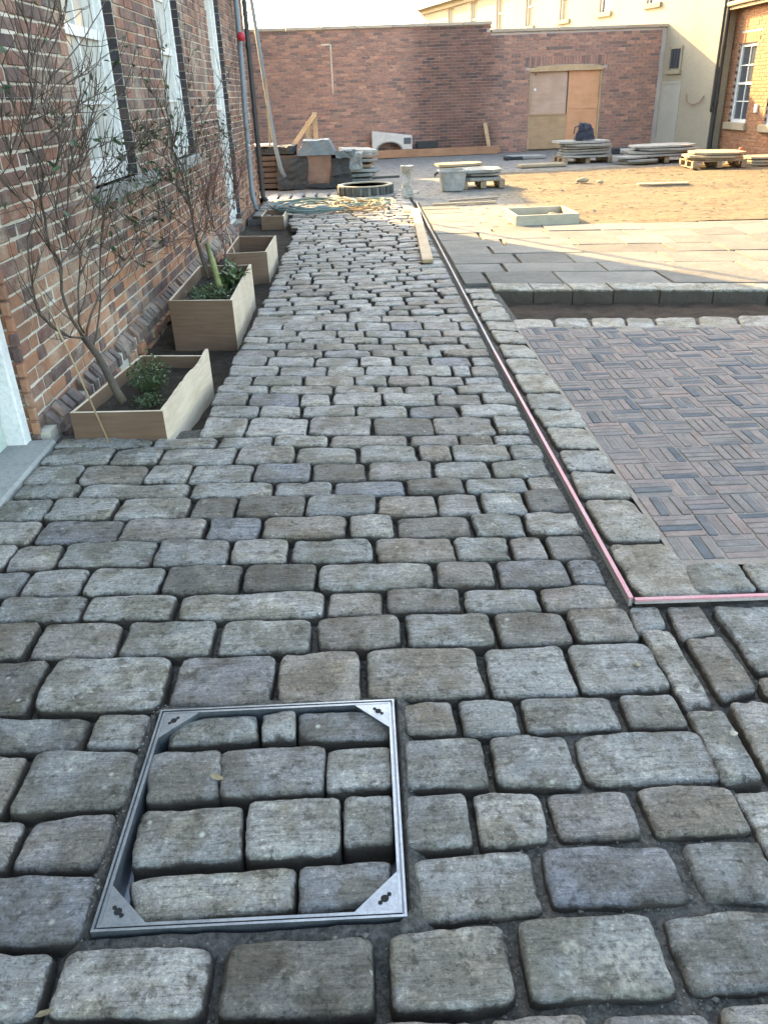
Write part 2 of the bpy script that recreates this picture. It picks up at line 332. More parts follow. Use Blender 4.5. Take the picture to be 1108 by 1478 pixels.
# ---------------------------------------------------------------- tables, metres on the ground (back-left, back-right, front-right, front-left of each stone)
QUADS = [[(-1.570,2.000),(-1.280,1.996),(-1.275,1.759),(-1.573,1.765)],
 [(-1.259,2.000),(-1.017,1.993),(-1.012,1.758),(-1.258,1.762)],
 [(-0.998,1.992),(-0.633,1.980),(-0.629,1.744),(-0.996,1.758)],
 [(-0.609,1.973),(-0.319,1.966),(-0.324,1.737),(-0.613,1.749)],
 [(-0.303,1.965),(-0.066,1.965),(-0.065,1.733),(-0.299,1.739)],
 [(-0.043,1.965),(0.288,1.958),(0.293,1.743),(-0.046,1.736)],
 [(0.309,1.957),(0.547,1.951),(0.553,1.725),(0.311,1.736)],
 [(0.567,1.951),(0.813,1.941),(0.813,1.722),(0.564,1.731)],
 [(-1.574,2.194),(-1.361,2.194),(-1.364,2.015),(-1.571,2.014)],
 [(-1.349,2.202),(-1.113,2.192),(-1.116,2.012),(-1.347,2.015)],
 [(-1.099,2.191),(-0.833,2.180),(-0.834,1.999),(-1.099,2.014)],
 [(-0.817,2.180),(-0.531,2.167),(-0.527,1.984),(-0.815,2.001)],
 [(-0.510,2.168),(-0.221,2.152),(-0.217,1.986),(-0.513,1.988)],
 [(-0.202,2.154),(0.065,2.147),(0.065,1.981),(-0.199,1.979)],
 [(0.081,2.144),(0.357,2.135),(0.353,1.972),(0.084,1.979)],
 [(0.373,2.138),(0.596,2.122),(0.592,1.962),(0.373,1.971)],
 [(0.607,2.123),(0.799,2.116),(0.795,1.953),(0.609,1.962)],
 [(-1.575,2.362),(-1.313,2.358),(-1.312,2.211),(-1.574,2.214)],
 [(-1.296,2.363),(-0.998,2.345),(-0.999,2.203),(-1.301,2.212)],
 [(-0.987,2.341),(-0.691,2.326),(-0.693,2.190),(-0.989,2.205)],
 [(-0.675,2.334),(-0.181,2.313),(-0.183,2.165),(-0.674,2.184)],
 [(-0.171,2.309),(0.017,2.304),(0.012,2.161),(-0.169,2.169)],
 [(0.026,2.301),(0.274,2.285),(0.274,2.159),(0.030,2.167)],
 [(0.288,2.287),(0.533,2.275),(0.535,2.141),(0.285,2.155)],
 [(0.543,2.274),(0.783,2.268),(0.789,2.123),(0.546,2.140)],
 [(-1.496,2.547),(-1.273,2.538),(-1.273,2.368),(-1.497,2.374)],
 [(-1.262,2.539),(-1.051,2.531),(-1.052,2.362),(-1.259,2.370)],
 [(-1.037,2.528),(-0.770,2.515),(-0.773,2.347),(-1.038,2.357)],
 [(-0.756,2.518),(-0.489,2.503),(-0.486,2.331),(-0.759,2.344)],
 [(-0.472,2.501),(-0.221,2.491),(-0.222,2.322),(-0.474,2.331)],
 [(-0.212,2.489),(0.193,2.475),(0.194,2.302),(-0.207,2.320)],
 [(0.211,2.473),(0.411,2.457),(0.407,2.298),(0.209,2.309)],
 [(0.426,2.454),(0.662,2.441),(0.666,2.278),(0.421,2.292)],
 [(0.675,2.438),(0.781,2.430),(0.782,2.274),(0.676,2.285)],
 [(-1.583,2.740),(-1.393,2.735),(-1.394,2.558),(-1.579,2.561)],
 [(-1.382,2.738),(-1.202,2.725),(-1.200,2.545),(-1.386,2.555)],
 [(-1.193,2.725),(-0.837,2.704),(-0.839,2.530),(-1.188,2.549)],
 [(-0.832,2.706),(-0.556,2.689),(-0.556,2.514),(-0.827,2.527)],
 [(-0.542,2.689),(-0.333,2.681),(-0.335,2.508),(-0.541,2.520)],
 [(-0.319,2.680),(-0.016,2.663),(-0.012,2.497),(-0.319,2.509)],
 [(-0.004,2.664),(0.285,2.650),(0.287,2.475),(-0.000,2.494)],
 [(0.292,2.644),(0.493,2.633),(0.490,2.464),(0.296,2.474)],
 [(0.502,2.632),(0.624,2.629),(0.623,2.454),(0.499,2.461)],
 [(0.638,2.628),(0.784,2.618),(0.786,2.446),(0.637,2.454)],
 [(-1.594,2.932),(-1.355,2.925),(-1.355,2.745),(-1.599,2.750)],
 [(-1.343,2.924),(-1.021,2.904),(-1.018,2.724),(-1.342,2.745)],
 [(-1.011,2.902),(-0.677,2.884),(-0.678,2.709),(-1.009,2.724)],
 [(-0.667,2.885),(-0.457,2.872),(-0.458,2.695),(-0.669,2.711)],
 [(-0.449,2.873),(-0.114,2.853),(-0.114,2.681),(-0.445,2.695)],
 [(-0.103,2.849),(0.065,2.844),(0.069,2.671),(-0.103,2.682)],
 [(0.083,2.843),(0.372,2.820),(0.373,2.654),(0.082,2.671)],
 [(0.383,2.824),(0.578,2.811),(0.575,2.640),(0.387,2.653)],
 [(0.587,2.808),(0.793,2.791),(0.794,2.625),(0.590,2.643)],
 [(-1.596,3.149),(-1.383,3.131),(-1.383,2.937),(-1.596,2.946)],
 [(-1.373,3.135),(-1.092,3.107),(-1.094,2.918),(-1.373,2.938)],
 [(-1.076,3.112),(-0.780,3.088),(-0.776,2.904),(-1.077,2.921)],
 [(-0.762,3.090),(-0.583,3.074),(-0.582,2.885),(-0.768,2.896)],
 [(-0.572,3.074),(-0.294,3.051),(-0.293,2.871),(-0.572,2.889)],
 [(-0.281,3.052),(0.004,3.033),(0.006,2.859),(-0.286,2.870)],
 [(0.013,3.035),(0.253,3.019),(0.253,2.840),(0.013,2.855)],
 [(0.265,3.018),(0.432,3.011),(0.434,2.829),(0.261,2.840)],
 [(0.448,3.009),(0.616,3.003),(0.616,2.816),(0.444,2.826)],
 [(0.627,3.006),(0.787,3.007),(0.786,2.801),(0.627,2.817)],
 [(-1.584,3.293),(-1.307,3.272),(-1.314,3.137),(-1.584,3.160)],
 [(-1.299,3.276),(-0.811,3.239),(-0.810,3.102),(-1.297,3.141)],
 [(-0.800,3.239),(-0.442,3.206),(-0.437,3.068),(-0.802,3.098)],
 [(-0.432,3.208),(-0.181,3.192),(-0.182,3.059),(-0.430,3.072)],
 [(-0.172,3.189),(0.131,3.175),(0.134,3.039),(-0.173,3.055)],
 [(0.139,3.173),(0.390,3.160),(0.386,3.021),(0.144,3.038)],
 [(0.399,3.160),(0.660,3.143),(0.658,3.012),(0.399,3.028)],
 [(0.667,3.144),(0.791,3.145),(0.786,3.010),(0.670,3.013)],
 [(-1.591,3.500),(-1.356,3.481),(-1.355,3.285),(-1.593,3.303)],
 [(-1.351,3.483),(-1.048,3.452),(-1.042,3.260),(-1.345,3.282)],
 [(-1.033,3.455),(-0.842,3.439),(-0.840,3.246),(-1.035,3.262)],
 [(-0.833,3.441),(-0.550,3.414),(-0.548,3.226),(-0.836,3.245)],
 [(-0.538,3.414),(-0.286,3.393),(-0.285,3.205),(-0.539,3.229)],
 [(-0.278,3.390),(-0.036,3.379),(-0.032,3.195),(-0.272,3.207)],
 [(-0.023,3.377),(0.266,3.357),(0.263,3.179),(-0.023,3.197)],
 [(0.279,3.352),(0.520,3.338),(0.521,3.162),(0.277,3.174)],
 [(0.535,3.336),(0.786,3.331),(0.783,3.154),(0.534,3.161)],
 [(-1.578,3.698),(-1.259,3.674),(-1.260,3.481),(-1.583,3.508)],
 [(-1.253,3.668),(-1.020,3.648),(-1.023,3.466),(-1.251,3.482)],
 [(-1.016,3.648),(-0.658,3.621),(-0.660,3.429),(-1.014,3.464)],
 [(-0.646,3.624),(-0.375,3.595),(-0.375,3.408),(-0.649,3.429)],
 [(-0.362,3.595),(-0.073,3.571),(-0.076,3.386),(-0.361,3.410)],
 [(-0.061,3.569),(0.207,3.549),(0.212,3.370),(-0.061,3.390)],
 [(0.217,3.549),(0.370,3.537),(0.367,3.360),(0.224,3.371)],
 [(0.378,3.531),(0.639,3.511),(0.644,3.342),(0.377,3.359)],
 [(0.652,3.514),(0.795,3.507),(0.798,3.340),(0.654,3.343)],
 [(-1.595,3.818),(-1.098,3.788),(-1.100,3.669),(-1.589,3.705)],
 [(-1.087,3.791),(-0.769,3.768),(-0.774,3.643),(-1.089,3.666)],
 [(-0.762,3.770),(-0.492,3.747),(-0.495,3.617),(-0.763,3.639)],
 [(-0.484,3.746),(-0.219,3.725),(-0.214,3.598),(-0.481,3.621)],
 [(-0.202,3.724),(0.177,3.689),(0.177,3.560),(-0.209,3.591)],
 [(0.192,3.685),(0.423,3.665),(0.420,3.538),(0.186,3.564)],
 [(0.432,3.668),(0.586,3.653),(0.589,3.524),(0.427,3.538)],
 [(0.597,3.645),(0.775,3.636),(0.781,3.517),(0.597,3.530)],
 [(-0.875,4.054),(-0.649,4.029),(-0.651,3.770),(-0.877,3.785)],
 [(-0.639,4.029),(-0.329,3.993),(-0.329,3.750),(-0.642,3.771)],
 [(-0.319,3.996),(0.004,3.953),(0.000,3.714),(-0.320,3.752)],
 [(0.010,3.953),(0.313,3.924),(0.314,3.687),(0.013,3.717)],
 [(0.319,3.920),(0.621,3.886),(0.621,3.654),(0.318,3.683)],
 [(0.633,3.889),(0.782,3.872),(0.783,3.647),(0.627,3.656)],
 [(-0.882,4.235),(-0.609,4.202),(-0.612,4.037),(-0.881,4.072)],
 [(-0.601,4.200),(-0.378,4.177),(-0.376,4.006),(-0.599,4.035)],
 [(-0.369,4.174),(-0.083,4.138),(-0.083,3.979),(-0.368,4.009)],
 [(-0.076,4.141),(0.200,4.106),(0.195,3.942),(-0.076,3.977)],
 [(0.205,4.105),(0.463,4.075),(0.469,3.913),(0.208,3.946)],
 [(0.475,4.074),(0.781,4.040),(0.783,3.884),(0.479,3.913)],
 [(-0.888,4.440),(-0.694,4.415),(-0.694,4.224),(-0.891,4.245)],
 [(-0.682,4.417),(-0.400,4.378),(-0.403,4.190),(-0.681,4.219)],
 [(-0.388,4.376),(-0.224,4.355),(-0.221,4.168),(-0.389,4.186)],
 [(-0.209,4.354),(0.066,4.316),(0.067,4.128),(-0.208,4.166)],
 [(0.074,4.318),(0.363,4.281),(0.359,4.099),(0.077,4.132)],
 [(0.372,4.279),(0.613,4.251),(0.612,4.067),(0.373,4.098)],
 [(0.619,4.248),(0.788,4.224),(0.792,4.046),(0.625,4.069)],
 [(-0.897,4.583),(-0.589,4.541),(-0.586,4.410),(-0.894,4.454)],
 [(-0.580,4.542),(-0.210,4.495),(-0.207,4.361),(-0.582,4.409)],
 [(-0.202,4.497),(0.029,4.466),(0.032,4.330),(-0.198,4.363)],
 [(0.042,4.464),(0.190,4.446),(0.195,4.312),(0.041,4.331)],
 [(0.201,4.445),(0.491,4.404),(0.492,4.275),(0.201,4.315)],
 [(0.499,4.404),(0.769,4.377),(0.769,4.239),(0.501,4.274)],
 [(-0.881,4.770),(-0.712,4.749),(-0.709,4.567),(-0.880,4.595)],
 [(-0.697,4.749),(-0.403,4.703),(-0.400,4.531),(-0.701,4.569)],
 [(-0.390,4.707),(-0.092,4.663),(-0.091,4.489),(-0.390,4.527)],
 [(-0.082,4.667),(0.102,4.637),(0.105,4.462),(-0.081,4.487)],
 [(0.116,4.644),(0.358,4.607),(0.355,4.430),(0.112,4.467)],
 [(0.366,4.607),(0.553,4.585),(0.552,4.407),(0.366,4.429)],
 [(0.564,4.583),(0.783,4.550),(0.782,4.384),(0.560,4.406)],
 [(-0.879,4.971),(-0.566,4.927),(-0.567,4.738),(-0.878,4.784)],
 [(-0.557,4.932),(-0.263,4.889),(-0.261,4.697),(-0.559,4.736)],
 [(-0.250,4.888),(-0.022,4.859),(-0.024,4.666),(-0.255,4.699)],
 [(-0.017,4.854),(0.243,4.821),(0.239,4.634),(-0.018,4.668)],
 [(0.248,4.817),(0.503,4.787),(0.500,4.594),(0.247,4.634)],
 [(0.515,4.786),(0.618,4.770),(0.616,4.580),(0.513,4.595)],
 [(0.626,4.773),(0.779,4.750),(0.781,4.563),(0.627,4.582)],
 [(-0.882,5.181),(-0.661,5.145),(-0.661,4.949),(-0.883,4.984)],
 [(-0.652,5.143),(-0.352,5.101),(-0.351,4.911),(-0.652,4.955)],
 [(-0.337,5.102),(-0.064,5.060),(-0.067,4.874),(-0.339,4.908)],
 [(-0.052,5.061),(0.149,5.034),(0.150,4.842),(-0.049,4.870)],
 [(0.161,5.035),(0.384,4.996),(0.384,4.807),(0.164,4.844)],
 [(0.396,4.997),(0.643,4.960),(0.642,4.773),(0.396,4.808)],
 [(0.658,4.959),(0.779,4.944),(0.782,4.759),(0.655,4.777)],
 [(-0.882,5.341),(-0.620,5.295),(-0.616,5.152),(-0.883,5.189)],
 [(-0.608,5.298),(-0.302,5.250),(-0.297,5.103),(-0.608,5.148)],
 [(-0.287,5.255),(0.020,5.204),(0.019,5.057),(-0.291,5.105)],
 [(0.027,5.202),(0.239,5.173),(0.239,5.032),(0.030,5.059)],
 [(0.252,5.175),(0.482,5.140),(0.481,4.993),(0.249,5.026)],
 [(0.494,5.136),(0.782,5.095),(0.780,4.953),(0.492,4.993)],
 [(-0.873,5.501),(-0.557,5.453),(-0.553,5.299),(-0.871,5.342)],
 [(-0.548,5.450),(-0.362,5.419),(-0.363,5.274),(-0.546,5.296)],
 [(-0.356,5.421),(-0.081,5.383),(-0.082,5.225),(-0.352,5.268)],
 [(-0.073,5.377),(0.172,5.341),(0.168,5.196),(-0.074,5.232)],
 [(0.176,5.343),(0.398,5.309),(0.398,5.159),(0.181,5.196)],
 [(0.405,5.307),(0.660,5.267),(0.665,5.126),(0.411,5.161)],
 [(0.668,5.274),(0.784,5.251),(0.789,5.102),(0.674,5.120)],
 [(-0.872,5.652),(-0.699,5.625),(-0.697,5.479),(-0.877,5.509)],
 [(-0.690,5.624),(-0.460,5.587),(-0.460,5.444),(-0.690,5.478)],
 [(-0.449,5.589),(-0.175,5.547),(-0.180,5.401),(-0.448,5.444)],
 [(-0.166,5.546),(0.077,5.507),(0.074,5.366),(-0.168,5.403)],
 [(0.088,5.506),(0.361,5.463),(0.360,5.322),(0.089,5.364)],
 [(0.369,5.469),(0.623,5.430),(0.617,5.284),(0.363,5.325)],
 [(0.631,5.430),(0.794,5.403),(0.793,5.257),(0.631,5.283)],
 [(-0.869,5.834),(-0.513,5.774),(-0.508,5.602),(-0.867,5.663)],
 [(-0.500,5.777),(-0.217,5.732),(-0.223,5.559),(-0.501,5.609)],
 [(-0.214,5.733),(-0.022,5.700),(-0.020,5.529),(-0.209,5.564)],
 [(-0.013,5.696),(0.279,5.652),(0.275,5.488),(-0.010,5.532)],
 [(0.288,5.652),(0.516,5.619),(0.521,5.451),(0.285,5.490)],
 [(0.525,5.615),(0.788,5.574),(0.790,5.411),(0.528,5.452)],
 [(-0.860,6.073),(-0.629,6.037),(-0.631,5.805),(-0.862,5.843)],
 [(-0.620,6.037),(-0.323,5.985),(-0.324,5.755),(-0.619,5.799)],
 [(-0.310,5.986),(-0.080,5.946),(-0.079,5.720),(-0.312,5.751)],
 [(-0.075,5.949),(0.166,5.906),(0.168,5.680),(-0.072,5.721)],
 [(0.174,5.908),(0.402,5.870),(0.402,5.640),(0.174,5.678)],
 [(0.413,5.869),(0.669,5.829),(0.665,5.603),(0.410,5.646)],
 [(0.674,5.831),(0.793,5.809),(0.788,5.582),(0.677,5.599)],
 [(-0.866,6.270),(-0.582,6.223),(-0.585,6.036),(-0.872,6.083)],
 [(-0.570,6.219),(-0.392,6.191),(-0.394,6.010),(-0.575,6.036)],
 [(-0.384,6.193),(-0.148,6.153),(-0.148,5.966),(-0.385,6.008)],
 [(-0.141,6.150),(0.100,6.110),(0.098,5.929),(-0.140,5.966)],
 [(0.115,6.111),(0.352,6.070),(0.354,5.885),(0.114,5.930)],
 [(0.362,6.064),(0.624,6.020),(0.625,5.845),(0.365,5.887)],
 [(0.634,6.022),(0.793,5.995),(0.794,5.817),(0.632,5.847)],
 [(0.049,1.713),(0.192,1.725),(0.192,1.590),(0.052,1.600)],
 [(0.207,1.726),(0.366,1.723),(0.361,1.584),(0.211,1.591)],
 [(0.376,1.721),(0.634,1.710),(0.632,1.583),(0.377,1.584)],
 [(0.651,1.711),(0.805,1.706),(0.803,1.574),(0.651,1.583)],
 [(0.049,1.578),(0.255,1.571),(0.252,1.401),(0.049,1.411)],
 [(0.270,1.575),(0.473,1.565),(0.477,1.393),(0.269,1.402)],
 [(0.490,1.570),(0.827,1.565),(0.830,1.389),(0.488,1.394)],
 [(0.044,1.389),(0.186,1.385),(0.190,1.235),(0.038,1.233)],
 [(0.204,1.390),(0.367,1.381),(0.366,1.237),(0.203,1.233)],
 [(0.381,1.383),(0.579,1.376),(0.578,1.237),(0.385,1.240)],
 [(0.599,1.378),(0.827,1.372),(0.827,1.235),(0.600,1.235)],
 [(0.046,1.212),(0.313,1.225),(0.318,1.067),(0.047,1.055)],
 [(0.335,1.219),(0.624,1.214),(0.626,1.069),(0.332,1.072)],
 [(0.651,1.216),(0.831,1.220),(0.827,1.065),(0.651,1.070)],
 [(-1.572,1.038),(-1.276,1.036),(-1.275,0.896),(-1.567,0.898)],
 [(-1.254,1.038),(-0.950,1.036),(-0.949,0.898),(-1.254,0.901)],
 [(-0.934,1.039),(-0.681,1.037),(-0.681,0.896),(-0.929,0.898)],
 [(-0.659,1.035),(-0.364,1.028),(-0.362,0.886),(-0.659,0.897)],
 [(-0.340,1.029),(-0.038,1.036),(-0.039,0.877),(-0.338,0.886)],
 [(-0.012,1.033),(0.231,1.046),(0.227,0.882),(-0.014,0.878)],
 [(0.254,1.048),(0.523,1.048),(0.526,0.881),(0.248,0.879)],
 [(0.549,1.046),(0.802,1.046),(0.803,0.881),(0.547,0.882)],
 [(-1.447,0.876),(-1.153,0.880),(-1.158,0.739),(-1.453,0.738)],
 [(-1.132,0.876),(-0.912,0.877),(-0.909,0.742),(-1.136,0.742)],
 [(-0.886,0.876),(-0.688,0.875),(-0.692,0.737),(-0.888,0.740)],
 [(-0.667,0.876),(-0.421,0.873),(-0.418,0.725),(-0.672,0.738)],
 [(-0.399,0.869),(-0.141,0.865),(-0.140,0.719),(-0.399,0.725)],
 [(-0.123,0.859),(0.143,0.857),(0.142,0.723),(-0.127,0.718)],
 [(0.165,0.858),(0.344,0.858),(0.343,0.724),(0.162,0.724)],
 [(0.370,0.856),(0.566,0.853),(0.561,0.716),(0.373,0.719)],
 [(0.585,0.858),(0.768,0.856),(0.765,0.717),(0.583,0.714)],
 [(-1.570,0.715),(-1.411,0.718),(-1.414,0.588),(-1.571,0.593)],
 [(-1.393,0.722),(-1.159,0.721),(-1.161,0.589),(-1.391,0.588)],
 [(-1.145,0.719),(-0.825,0.723),(-0.826,0.585),(-1.140,0.585)],
 [(-0.807,0.722),(-0.542,0.716),(-0.540,0.578),(-0.807,0.591)],
 [(-0.520,0.714),(-0.285,0.709),(-0.284,0.575),(-0.520,0.582)],
 [(-0.265,0.704),(-0.035,0.696),(-0.037,0.565),(-0.263,0.574)],
 [(-0.017,0.700),(0.164,0.700),(0.164,0.570),(-0.018,0.567)],
 [(0.179,0.701),(0.448,0.697),(0.451,0.566),(0.182,0.567)],
 [(0.471,0.697),(0.780,0.700),(0.782,0.563),(0.471,0.565)],
 [(-1.466,1.744),(-1.260,1.748),(-1.261,1.606),(-1.467,1.607)],
 [(-1.244,1.746),(-0.809,1.732),(-0.808,1.605),(-1.248,1.610)],
 [(-0.795,1.735),(-0.645,1.731),(-0.644,1.595),(-0.796,1.600)],
 [(-1.569,1.599),(-1.318,1.594),(-1.321,1.390),(-1.574,1.388)],
 [(-1.303,1.597),(-1.085,1.596),(-1.084,1.390),(-1.308,1.391)],
 [(-1.066,1.597),(-0.933,1.589),(-0.932,1.389),(-1.070,1.387)],
 [(-0.913,1.592),(-0.639,1.583),(-0.638,1.395),(-0.917,1.387)],
 [(-1.571,1.369),(-1.419,1.370),(-1.416,1.233),(-1.569,1.236)],
 [(-1.397,1.372),(-1.148,1.371),(-1.146,1.232),(-1.396,1.236)],
 [(-1.127,1.373),(-0.865,1.375),(-0.863,1.232),(-1.131,1.232)],
 [(-0.847,1.373),(-0.647,1.381),(-0.644,1.226),(-0.851,1.234)],
 [(-1.567,1.216),(-1.417,1.216),(-1.420,1.061),(-1.567,1.062)],
 [(-1.402,1.218),(-1.164,1.220),(-1.161,1.058),(-1.402,1.059)],
 [(-1.150,1.221),(-0.928,1.217),(-0.931,1.057),(-1.148,1.058)],
 [(-0.914,1.218),(-0.638,1.209),(-0.640,1.053),(-0.914,1.053)],
 [(0.810,2.142),(0.910,2.134),(0.901,2.025),(0.791,1.986)],
 [(0.809,2.016),(0.900,2.008),(0.903,1.649),(0.815,1.638)],
 [(0.813,1.635),(0.917,1.636),(0.919,1.382),(0.811,1.376)],
 [(0.822,1.357),(0.931,1.355),(0.927,1.152),(0.830,1.147)],
 [(0.934,2.140),(1.046,2.131),(1.043,1.989),(0.919,1.951)],
 [(0.935,1.970),(1.047,1.968),(1.052,1.716),(0.932,1.675)],
 [(0.943,1.668),(1.049,1.655),(1.055,1.401),(0.929,1.395)],
 [(1.079,2.116),(1.272,2.105),(1.266,1.808),(1.081,1.781)],
 [(1.061,1.753),(1.259,1.757),(1.257,1.512),(1.070,1.499)],
 [(1.282,2.104),(1.525,2.092),(1.528,1.805),(1.294,1.806)],
 [(0.837,1.142),(0.974,1.143),(0.986,0.972),(0.830,0.966)],
 [(0.850,0.640),(1.010,0.640),(1.010,0.340),(0.850,0.340)],
 [(1.030,0.640),(1.190,0.640),(1.190,0.340),(1.030,0.340)],
 [(1.210,0.640),(1.370,0.640),(1.370,0.340),(1.210,0.340)],
 [(1.390,0.640),(1.550,0.640),(1.550,0.340),(1.390,0.340)],
 [(1.570,0.640),(1.730,0.640),(1.730,0.340),(1.570,0.340)],
 [(1.750,0.640),(1.910,0.640),(1.910,0.340),(1.750,0.340)],
 [(1.930,0.640),(2.090,0.640),(2.090,0.340),(1.930,0.340)],
 [(2.110,0.640),(2.270,0.640),(2.270,0.340),(2.110,0.340)],
 [(2.290,0.640),(2.450,0.640),(2.450,0.340),(2.290,0.340)],
 [(1.000,0.970),(1.160,0.970),(1.160,0.670),(1.000,0.670)],
 [(1.180,0.970),(1.340,0.970),(1.340,0.670),(1.180,0.670)],
 [(1.360,0.970),(1.520,0.970),(1.520,0.670),(1.360,0.670)],
 [(1.540,0.970),(1.700,0.970),(1.700,0.670),(1.540,0.670)],
 [(1.720,0.970),(1.880,0.970),(1.880,0.670),(1.720,0.670)],
 [(1.900,0.970),(2.060,0.970),(2.060,0.670),(1.900,0.670)],
 [(2.080,0.970),(2.240,0.970),(2.240,0.670),(2.080,0.670)],
 [(2.260,0.970),(2.420,0.970),(2.420,0.670),(2.260,0.670)],
 [(2.440,0.970),(2.600,0.970),(2.600,0.670),(2.440,0.670)],
 [(1.000,1.300),(1.160,1.300),(1.160,1.000),(1.000,1.000)],
 [(1.180,1.300),(1.340,1.300),(1.340,1.000),(1.180,1.000)],
 [(1.360,1.300),(1.520,1.300),(1.520,1.000),(1.360,1.000)],
 [(1.540,1.300),(1.700,1.300),(1.700,1.000),(1.540,1.000)],
 [(1.720,1.300),(1.880,1.300),(1.880,1.000),(1.720,1.000)],
 [(1.900,1.300),(2.060,1.300),(2.060,1.000),(1.900,1.000)],
 [(2.080,1.300),(2.240,1.300),(2.240,1.000),(2.080,1.000)],
 [(2.260,1.300),(2.420,1.300),(2.420,1.000),(2.260,1.000)],
 [(2.440,1.300),(2.600,1.300),(2.600,1.000),(2.440,1.000)],
 [(1.300,1.630),(1.460,1.630),(1.460,1.330),(1.300,1.330)],
 [(1.480,1.630),(1.640,1.630),(1.640,1.330),(1.480,1.330)],
 [(1.660,1.630),(1.820,1.630),(1.820,1.330),(1.660,1.330)],
 [(1.840,1.630),(2.000,1.630),(2.000,1.330),(1.840,1.330)],
 [(2.020,1.630),(2.180,1.630),(2.180,1.330),(2.020,1.330)],
 [(2.200,1.630),(2.360,1.630),(2.360,1.330),(2.200,1.330)],
 [(2.380,1.630),(2.540,1.630),(2.540,1.330),(2.380,1.330)],
 [(1.570,1.960),(1.730,1.960),(1.730,1.660),(1.570,1.660)],
 [(1.750,1.960),(1.910,1.960),(1.910,1.660),(1.750,1.660)],
 [(1.930,1.960),(2.090,1.960),(2.090,1.660),(1.930,1.660)],
 [(2.110,1.960),(2.270,1.960),(2.270,1.660),(2.110,1.660)],
 [(2.290,1.960),(2.450,1.960),(2.450,1.660),(2.290,1.660)],
 [(0.850,0.810),(0.960,0.810),(0.960,0.670),(0.850,0.670)],
 [(1.090,1.470),(1.200,1.470),(1.200,1.330),(1.090,1.330)]]
NQ = 249
EDGE = [[(0.856,6.966),(1.078,6.897),(1.066,6.732),(0.852,6.799)],
 [(0.870,6.775),(1.067,6.708),(1.076,6.502),(0.864,6.566)],
 [(0.867,6.542),(1.066,6.478),(1.081,6.273),(0.850,6.335)],
 [(0.870,6.311),(1.065,6.249),(1.078,6.037),(0.857,6.096)],
 [(0.868,6.072),(1.067,6.013),(1.077,5.806),(0.858,5.862)],
 [(0.870,5.838),(1.077,5.782),(1.068,5.534),(0.868,5.587)],
 [(0.873,5.563),(1.064,5.510),(1.068,5.198),(0.872,5.248)],
 [(0.873,5.224),(1.061,5.174),(1.082,4.872),(0.872,4.919)],
 [(0.856,4.895),(1.077,4.848),(1.070,4.543),(0.869,4.586)],
 [(0.862,4.562),(1.069,4.519),(1.066,4.207),(0.866,4.247)],
 [(0.867,4.223),(1.065,4.183),(1.064,3.943),(0.852,3.980)],
 [(0.856,3.956),(1.082,3.919),(1.081,3.686),(0.872,3.720)],
 [(0.868,3.696),(1.061,3.662),(1.072,3.414),(0.873,3.446)],
 [(0.870,3.422),(1.082,3.390),(1.083,3.173),(0.867,3.203)],
 [(0.868,3.179),(1.080,3.149),(1.073,2.900),(0.851,2.928)],
 [(0.857,2.904),(1.058,2.876),(1.070,2.540),(0.864,2.564)],
 [(0.857,2.540),(1.064,2.516),(1.110,2.160),(0.859,2.181)],
 [(1.071,2.356),(1.263,2.359),(1.257,2.182),(1.045,2.179)],
 [(1.274,2.358),(1.474,2.355),(1.481,2.181),(1.268,2.181)],
 [(1.486,2.354),(1.695,2.354),(1.711,2.179),(1.494,2.184)],
 [(1.076,5.856),(1.357,5.825),(1.324,5.536),(1.054,5.572)],
 [(1.377,5.822),(1.621,5.796),(1.575,5.502),(1.340,5.533)],
 [(1.641,5.793),(1.874,5.768),(1.814,5.469),(1.591,5.499)],
 [(1.893,5.765),(2.080,5.746),(2.009,5.443),(1.830,5.467)],
 [(2.099,5.742),(2.378,5.713),(2.290,5.405),(2.026,5.440)],
 [(2.397,5.709),(2.663,5.681),(2.559,5.368),(2.306,5.402)],
 [(2.682,5.678),(2.960,5.648),(2.839,5.330),(2.575,5.366)],
 [(2.979,5.645),(3.269,5.614),(3.129,5.291),(2.854,5.328)],
 [(3.287,5.611),(3.598,5.578),(3.437,5.249),(3.144,5.289)]]
COVER = [[(-0.589,1.704),(-0.349,1.705),(-0.335,1.611),(-0.579,1.603)],
 [(-0.338,1.708),(-0.244,1.709),(-0.237,1.602),(-0.327,1.597)],
 [(-0.240,1.705),(0.014,1.694),(0.018,1.587),(-0.233,1.598)],
 [(-0.616,1.576),(-0.427,1.583),(-0.408,1.414),(-0.591,1.407)],
 [(-0.428,1.571),(-0.154,1.574),(-0.151,1.412),(-0.412,1.414)],
 [(-0.154,1.566),(0.020,1.568),(0.016,1.419),(-0.152,1.413)],
 [(-0.594,1.387),(-0.347,1.394),(-0.328,1.232),(-0.581,1.226)],
 [(-0.339,1.404),(-0.112,1.403),(-0.111,1.232),(-0.325,1.232)],
 [(-0.107,1.395),(0.013,1.401),(0.011,1.254),(-0.107,1.249)],
 [(-0.583,1.198),(-0.206,1.210),(-0.206,1.101),(-0.539,1.089)],
 [(-0.203,1.203),(0.004,1.210),(-0.006,1.102),(-0.199,1.092)]]
